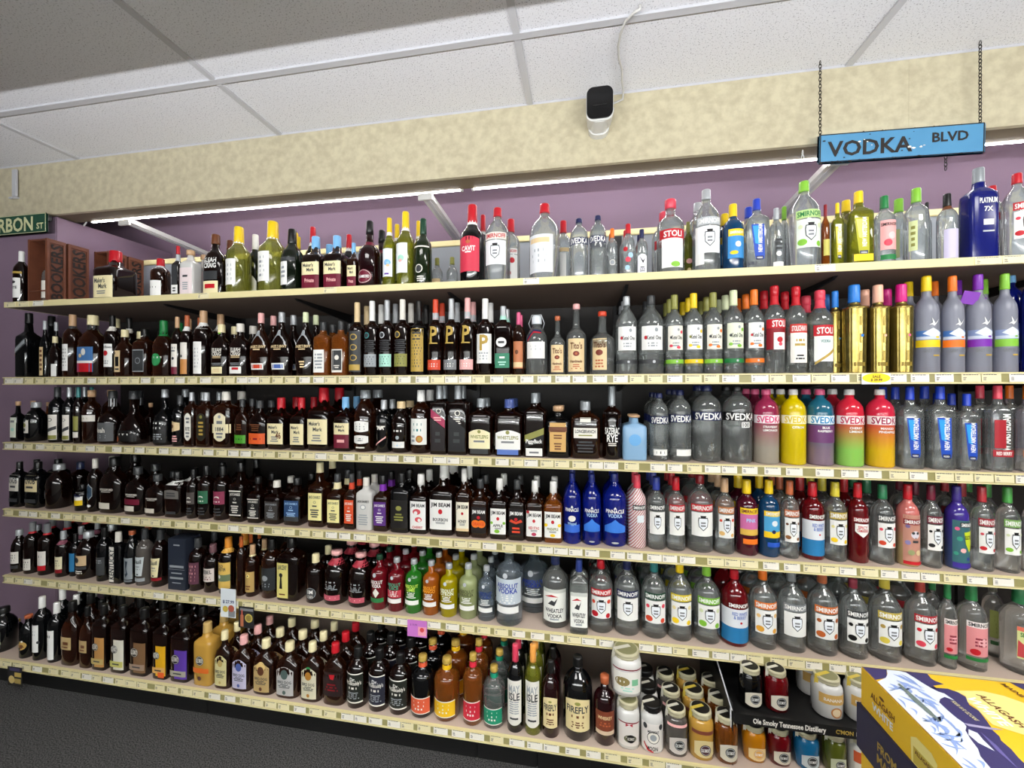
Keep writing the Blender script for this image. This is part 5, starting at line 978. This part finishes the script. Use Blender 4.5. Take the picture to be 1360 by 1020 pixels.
# ---- wire swing stopper and purple hang tag belong to their bottles
for si, x, desc, root, k, b in ROWS:
    if b == 0 and 'swing top' in desc:
        top = max(q.co.z for q in root.children[1].data.vertices); r = max(q.co.x for q in root.children[1].data.vertices)
        tube('wire_bail', [(-r*1.1, -.002, top-.055), (-r*1.5, -.006, top-.03), (-r*.9, -.006, top+.004), (r*.9, -.006, top+.004), (r*1.5, -.006, top-.03), (r*1.1, -.002, top-.055)], .0018, capm('S'), root)
    if b == 0 and 'purple hang tag' in desc:
        bd = root.children[0].data.vertices; h = max(q.co.z for q in bd)/.97; w_ = max(q.co.x for q in bd)
        tube('tag_ring', [(w_*.52*math.cos(t*math.pi/8), w_*.52*math.sin(t*math.pi/8), h*(.735+.02*math.cos(t*math.pi/8))) for t in range(16)], .0035, paper('PU'), root, closed=True)
        q = box('hang_tag', (-.021, -.001, -.021), (.021, .001, .021), paper('PU'), root); q.location = (-w_*1.0, -w_*.4, h*.76); q.rotation_euler = (.1, .25, -.2)

# ---- labels: what each bottle looks like, then where it stands
from collections import Counter
ORD = ['first', 'second', 'third', 'fourth']
cnt = Counter((r[0], r[2], r[5]) for r in ROWS); seen = Counter()
for si, x, desc, root, k, b in sorted(ROWS, key=lambda r: (r[0], r[5], r[1])):
    key = (si, desc, b); n = cnt[key]; seen[key] += 1; side = '' if n == 1 else (', left of the pair' if seen[key] == 1 else ', right of the pair')
    if b == 0: root['label'] = desc+side+', '+SHN[si]+' shelf'
    else: root['label'] = ORD[b]+' row copy behind the '+desc+(side[1:] if side else '')
    if len(root['label'].split()) > 16: root['label'] = ' '.join(root['label'].split()[:16])
    root['group'] = NAMES[k][1]+' on the '+SHN[si]+' shelf'
    if '_key' in root: root['_key'] = root['_key']
for si, x, desc, root, k, b in ROWS:
    for d in list(root.keys()):
        if d == '_key' and KEEPKEY is False: del root[d]

# ------------------------------------------------------------------ gift box on the fifth shelf
def giftbox(name, x0, x1, y0, dp, z0, h, col, label):
    r = empty(name, ((x0+x1)/2, y0, z0), label, 'box'); w2 = (x1-x0)/2
    m = principled('navy_card', lin(col), .5); box('carton', (-w2, 0, 0), (w2, dp, h), m, r, .0015); box('lid_flap', (-w2+.002, .002, h), (w2-.002, dp-.002, h+.0015), m, r)
    for (z, th, k) in ((.88, .006, .35), (.46, .010, .8), (.33, .005, .6), (.235, .009, .75), (.14, .004, .5)): box('print_line', (-w2*k, -.0006, z*h-th/2), (w2*k, 0, z*h+th/2), paper('GR'), r)
    box('band', (-w2*.9, -.0006, h*.40), (w2*.9, 0, h*.405), paper('GR'), r)
    return r
yb = DF+.02; giftbox('gift_box', ratio(223)*yb, ratio(246)*yb, yb, .075, SHZ[4], zat(716, ratio(234)*yb, yb)-SHZ[4], '#232a38', 'tall dark navy gift carton among whiskey bottles on the fifth shelf')

# ------------------------------------------------------------------ wooden crates with pierced lettering on the top shelf
wood = principled('crate_wood', lin('#7c4830'), .55, noise=(14, .3, lin('#5a3020')), bump=(60, .2, .002))
ink = principled('burnt_letters', lin('#1c120e'), .7)
def crate(x0, x1, y0, y1, label, bottle=False):
    h = .325; r = empty('wooden_crate', (x1, y0, SHZ[0]), label, 'crate', 'whiskey presentation crates'); w_ = x1-x0; d = y1-y0; t = .009
    box('side_board', (-t, 0, 0), (0, d, h), wood, r); box('side_board', (-w_, 0, 0), (-w_+t, d, h), wood, r)
    box('top_board', (-w_+t, .004, h-t), (-t, d, h), wood, r); box('base_board', (-w_+t, .004, 0), (-t, d, t), wood, r)
    box('back_board', (-w_+t, d-.006, t), (-t, d, h-t), wood, r)
    for z in (0, h-.018): box('side_batten', (0, 0, z), (.004, d, z+.018), wood, r)
    for y in (0, d-.010): box('side_batten', (0, y, .018), (.004, y+.010, h-.018), wood, r)
    flat_text('lettering', "BOOKERS", d*.62, h*.86, lambda u, v: (.0045, d/2-v, h/2+u), ink, r)
    box('front_rail', (-w_+t, 0, .06), (-t, .004, .066), wood, r)
    return r
crate(-2.767, -2.646, 1.60, 1.675, 'wooden whiskey crate with pierced lettering, front of the pair at far left')
crate(-2.767, -2.646, 1.685, 1.775, 'wooden whiskey crate with pierced lettering, rear of the pair at far left')
crate(-2.66, -2.565, 1.81, 1.90, 'wooden whiskey crate behind the large red wax bottle, front one')
crate(-2.66, -2.565, 1.91, 1.99, 'wooden whiskey crate behind the large red wax bottle, rear one')
h = .22; r = empty('whiskey_bottle', (-2.70, 1.64, SHZ[0]+.0095), 'small bottle standing inside the front wooden crate on the top shelf', 'bottle')
link('body', bodymesh('slim', .024, h), r, glass('clr')); link('cap', capmesh('slim', .024, h), r, capm('K')); decorate(r, 'slim', .024, h, [L(.1, .5, .9, 'V')])
tag(box('shelf_card', (ratio(64)*1.565, 1.565, SHZ[0]), (ratio(98)*1.60, 1.59, SHZ[0]+.006), paper('TN'), None), 'flat tan card lying at the shelf edge before the crates', 'card')

# ------------------------------------------------------------------ tags that hang from the rails
def hang(name, px0, px1, py0, py1, yf, col, label, cat='tag', parts=()):
    x0, x1 = ratio(px0)*yf, ratio(px1)*yf; xc = (x0+x1)/2; z1, z0 = zat(py0, xc, yf), zat(py1, xc, yf); w2, h2 = (x1-x0)/2, (z1-z0)/2
    r = empty(name, (xc, yf, (z0+z1)/2), label, cat); box('card', (-w2, 0, -h2), (w2, .001, h2), paper(col), r)
    for (t, u, v, hh, wd, c) in parts: flat_text('lettering', t, hh*h2, wd*w2, lambda a, b: (a+u*w2, -.0008, b+v*h2), paper(c), r)
    return r, w2, h2
def disc(r, u, v, rad, c, e=.0006):
    link('emblem', mesh('emblem', [(u+rad*math.cos(2*math.pi*k/16), -e, v+rad*math.sin(2*math.pi*k/16)) for k in range(16)], [tuple(range(16))]), r, paper(c))
r, a, b = hang('hanging_tag', 293, 313, 782, 820, DF-.012, '#dfe6ea', 'white hanging price tag with coloured seals on the fifth shelf rail', parts=(('$ 27.99', .05, .1, .22, 1.5, '#2a3a6c'),))
disc(r, -a*.35, -b*.42, a*.36, '#c8b04c'); disc(r, a*.42, -b*.36, a*.4, '#b05a48'); box('band', (a*.05, -.0005, -b*.95), (a*.9, 0, -b*.5), paper('g'), r)
r, a, b = hang('hanging_tag', 317, 337, 806, 834, DF-.012, '#26262a', 'black hanging tag picturing a bottle and gold medal, fifth shelf rail')
disc(r, a*.35, -b*.05, a*.5, '#c8b45c'); disc(r, a*.35, -b*.05, a*.36, '#8a7a3c', .0009); box('picture_bottle', (-a*.75, -.0006, -b*.9), (-a*.35, 0, b*.2), paper('#b06a4c'), r); box('picture_neck', (-a*.62, -.0006, b*.2), (-a*.48, 0, b*.7), paper('#c85a4c'), r); box('band', (-a*.8, -.0005, b*.6), (a*.9, 0, b*.85), paper('g'), r)
r, a, b = hang('hanging_tag', 541, 567, 824, 846, DF-.012, '#c878c8', 'pink purple hanging tag on the fifth shelf rail under green vodka', parts=(('$ 19.99', -.35, .45, .22, 1.0, '#8a4a98'),))
box('band', (a*.1, -.0006, -b*.8), (a*.92, 0, b*.25), paper('#eaa0b0'), r); disc(r, a*.5, -b*.1, a*.22, '#d0484c', .0009)
r, a, b = hang('hanging_tag', 10, 29, 886, 911, D6-.012, '#2c2a2a', 'black and gold hanging tag at the left end of bottom shelf')
disc(r, -a*.4, -b*.35, a*.42, '#c8b070'); box('band', (a*.0, -.0005, -b*.7), (a*.85, 0, -b*.2), paper('#a89050'), r); box('band', (a*.0, -.0005, b*.0), (a*.9, 0, b*.45), paper('#c0a458'), r); box('band', (-a*.7, -.0005, b*.6), (a*.7, 0, b*.9), paper('#4a4468'), r)
yo = DF-.012; xo = ratio(1164)*yo; zo = zat(502, xo, yo); r = empty('sale_tag', (xo, yo, zo), 'yellow oval sale tag on white card on second shelf rail', 'tag')
box('card', (-.043, .001, -.021), (.043, .002, .016), paper('W'), r, .0005)
link('oval', mesh('oval', [(.041*math.cos(2*math.pi*k/20), 0, .016*math.sin(2*math.pi*k/20)) for k in range(20)]+[(.041*math.cos(2*math.pi*k/20), .0012, .016*math.sin(2*math.pi*k/20)) for k in range(20)], [tuple(range(20))]+[(k, (k+1) % 20, 20+(k+1) % 20, 20+k) for k in range(20)]), r, paper('#f2dc1c'))
flat_text('lettering', 'SALE', .008, .04, lambda a, b: (a, -.0008, b+.005), paper('BR'), r); flat_text('lettering', '$ 29.99', .008, .05, lambda a, b: (a, -.0008, b-.006), paper('BR'), r)

# ------------------------------------------------------------------ stack of beer cases in the lower right corner
CX, CYB, CTOP = .640, 1.08, .760
yel = principled('carton_yellow', lin('#f0c42c'), .45, noise=(5, .4, lin('#eaba24'))); nav = principled('carton_navy', lin('#232444'), .45); pur = principled('carton_violet', lin('#3c3668'), .45)
whi = principled('carton_wave_white', lin('#dfe7f2'), .45); lbl = principled('carton_wave_blue', lin('#8ea6dc'), .45); pale = principled('carton_pale_yellow', lin('#efe08c'), .45); edge = principled('carton_board_edge', lin('#8a6a44'), .7)
CW, CL, CH = .34, .41, .19
for i in range(4):
    zt = CTOP-i*CH; r = empty('beer_case', (CX, CYB, zt-CH), ('topmost beer case with wave artwork, lower right corner', 'second beer case down in the lower right stack', 'third beer case down in the lower right stack', 'lowest beer case of the right stack on the carpet')[i], 'case', 'stacked beer cases')
    g = .004 if i else .002
    box('carton', (0, -CL, .0005), (CW, 0, CH-g), yel, r, .0015)
    box('tray', (-.007, -CL-.004, .0), (CW+.004, .004, .103), nav, r, .001)
    fx = lambda e: (lambda u, v: (-e, -u, v))
    flat_text('lettering', 'ALLAGASH', .014, .072, lambda u, v: (-.0008, -u-.070, v+.149), paper('BR'), r); flat_text('lettering', 'WHITE', .016, .062, lambda u, v: (-.0008, -u-.070, v+.128), whi, r)
    flat_text('lettering', 'FROM', .019, .055, lambda u, v: (-.0078, -u-.094, v+.060), paper('D'), r); flat_text('lettering', 'MAINE', .019, .065, lambda u, v: (-.0078, -u-.098, v+.033), paper('D'), r)
    def pa(nm, pts, m, x=-.0006):   # flat print on the left face
        link(nm, mesh(nm, [(x, -p, z) for p, z in pts], [tuple(range(len(pts)))]), r, m)
    pa('elephant_mark', [(.068+.008*math.cos(t*.63), .163+.0035*math.sin(t*.63)) for t in range(10)], paper('BR'))
    pa('can_picture', [(.150, .104), (.208, .104), (.210, .150), (.197, .160), (.162, .160), (.148, .150)], pale); pa('can_picture_band', [(.155, .106), (.203, .106), (.203, .138), (.155, .138)], paper('#c8b048'), -.0009)
    flat_text('lettering', 'ALLAGASH', .008, .04, lambda u, v: (-.0012, -u-.179, v+.130), paper('BR'), r)
    if i: continue
    # artwork printed on the lid of the topmost case: points given along (x, y) of the lid
    zl = CH-g+.0006
    def lid(nm, pts, m, lay=0): link(nm, mesh(nm, [(x, min(y-.005, -.001), zl+lay*.0003) for x, y in pts], [tuple(range(len(pts)))]), r, m)
    lid('print_violet', [(.003, .005), (.052, .005), (.033, -.027), (.003, -.039)], pur)
    lid('print_violet', [(.074, .006), (.133, .006), (.129, -.012), (.131, -.019), (.142, -.028), (.115, -.037), (.117, -.048), (.100, -.046)], pur)
    lid('print_violet', [(.10, -.044), (.139, -.042), (.151, -.051), (.156, -.064), (.143, -.086), (.147, -.102), (.139, -.128), (.131, -.149), (.129, -.151), (.128, -.166), (.122, -.176), (.122, -.194), (.117, -.212), (.115, -.229), (.108, -.245), (.09, -.40), (.02, -.40), (.028, -.25), (.07, -.15), (.087, -.131), (.085, -.10)], pur)
    lid('print_violet', [(.290, .006), (.339, .006), (.339, -.05), (.300, -.025)], pur)
    lid('print_wave', [(.052, .005), (.074, .006), (.088, -.001), (.094, -.018), (.099, -.034), (.104, -.046), (.111, -.056), (.119, -.060), (.123, -.079), (.111, -.071), (.097, -.079), (.087, -.090), (.086, -.112), (.087, -.131), (.090, -.142), (.087, -.151), (.077, -.162), (.069, -.182), (.063, -.204), (.053, -.221), (.046, -.26), (.04, -.40), (.003, -.40), (.003, -.045), (.031, -.027), (.043, -.013)], whi, 1)
    lid('print_spray', [(.085, -.158), (.094, -.165), (.090, -.181), (.088, -.205), (.075, -.190), (.074, -.172)], whi, 2)
    lid('print_stripe', [(.102, -.160), (.103, -.19), (.094, -.24), (.093, -.202)], paper('#6a62a0'), 2); lid('print_stripe', [(.089, -.143), (.128, -.146), (.150, -.148), (.128, -.152), (.092, -.150)], paper('#a8a0c0'), 3)
    rnd = random.Random(5); bx = lambda y: np.interp(-y, [0, .02, .06, .075, .09, .14, .16, .2, .25, .4], [.078, .09, .112, .098, .085, .085, .076, .062, .045, .036])
    for k in range(110):    # curls of the wave
        y0 = rnd.uniform(-.30, -.005); lo = .036 if y0 > -.035 else .006; x0 = rnd.uniform(lo, bx(y0)-.008)
        L0, ang, cv = rnd.uniform(.02, .05), rnd.uniform(-1.5, -.7), rnd.uniform(-1.6, 1.6); wd = rnd.uniform(.004, .010); pts = []
        c = [(x0+L0*t*math.cos(ang+t*cv), y0+L0*t*math.sin(ang+t*cv)) for t in (0, .2, .4, .6, .8, 1)]
        up = [(p[0]+wd*math.sin(math.pi*min(.95, t+.05)), p[1]+wd*.5*math.sin(math.pi*min(.95, t+.05))) for p, t in zip(c, (0, .2, .4, .6, .8, 1))]
        if all(lo < p[0] < bx(p[1])-.002 for p in c+up): lid('wave_curl', c+up[::-1], lbl, 2+k*.02)
    lid('handle_slot', [(.041, -.046), (.046, -.045), (.049, -.093), (.050, -.121), (.047, -.150), (.041, -.133), (.037, -.096)], paper('#6e7c78'), 5)
    lid('print_pale', [(.148, -.046), (.206, -.037), (.238, -.046), (.258, -.061), (.27, -.10), (.25, -.15), (.19, -.16), (.158, -.146), (.141, -.137), (.149, -.092), (.146, -.079), (.157, -.06)], pale, 1)
    def lidtext(t, hh, wd, x, y, ang, m, lay=2):
        ca, sa = math.cos(ang), math.sin(ang); flat_text('lettering', t, hh, wd, lambda u, v: (x+u*ca-v*sa, y+u*sa+v*ca, zl+lay*.0003), m, r)
    lidtext('WHITE', .020, .075, .165, -.104, -1.52, whi); lidtext('ALLAGASH', .015, .085, .192, -.098, -1.52, paper('BR')); lidtext('FOUR 16 FL OZ CANS', .008, .05, .119, -.112, -1.5, paper('#d8cfa0'), 3); lidtext('MAINE', .010, .04, .272, -.03, -1.45, paper('BR'), 3)
    lid('board_edge', [(0, .003), (.002, .003), (.002, -.40), (0, -.40)], edge, 4); lid('board_edge', [(0, .003), (.34, .003), (.34, .0015), (0, .0015)], edge, 4)
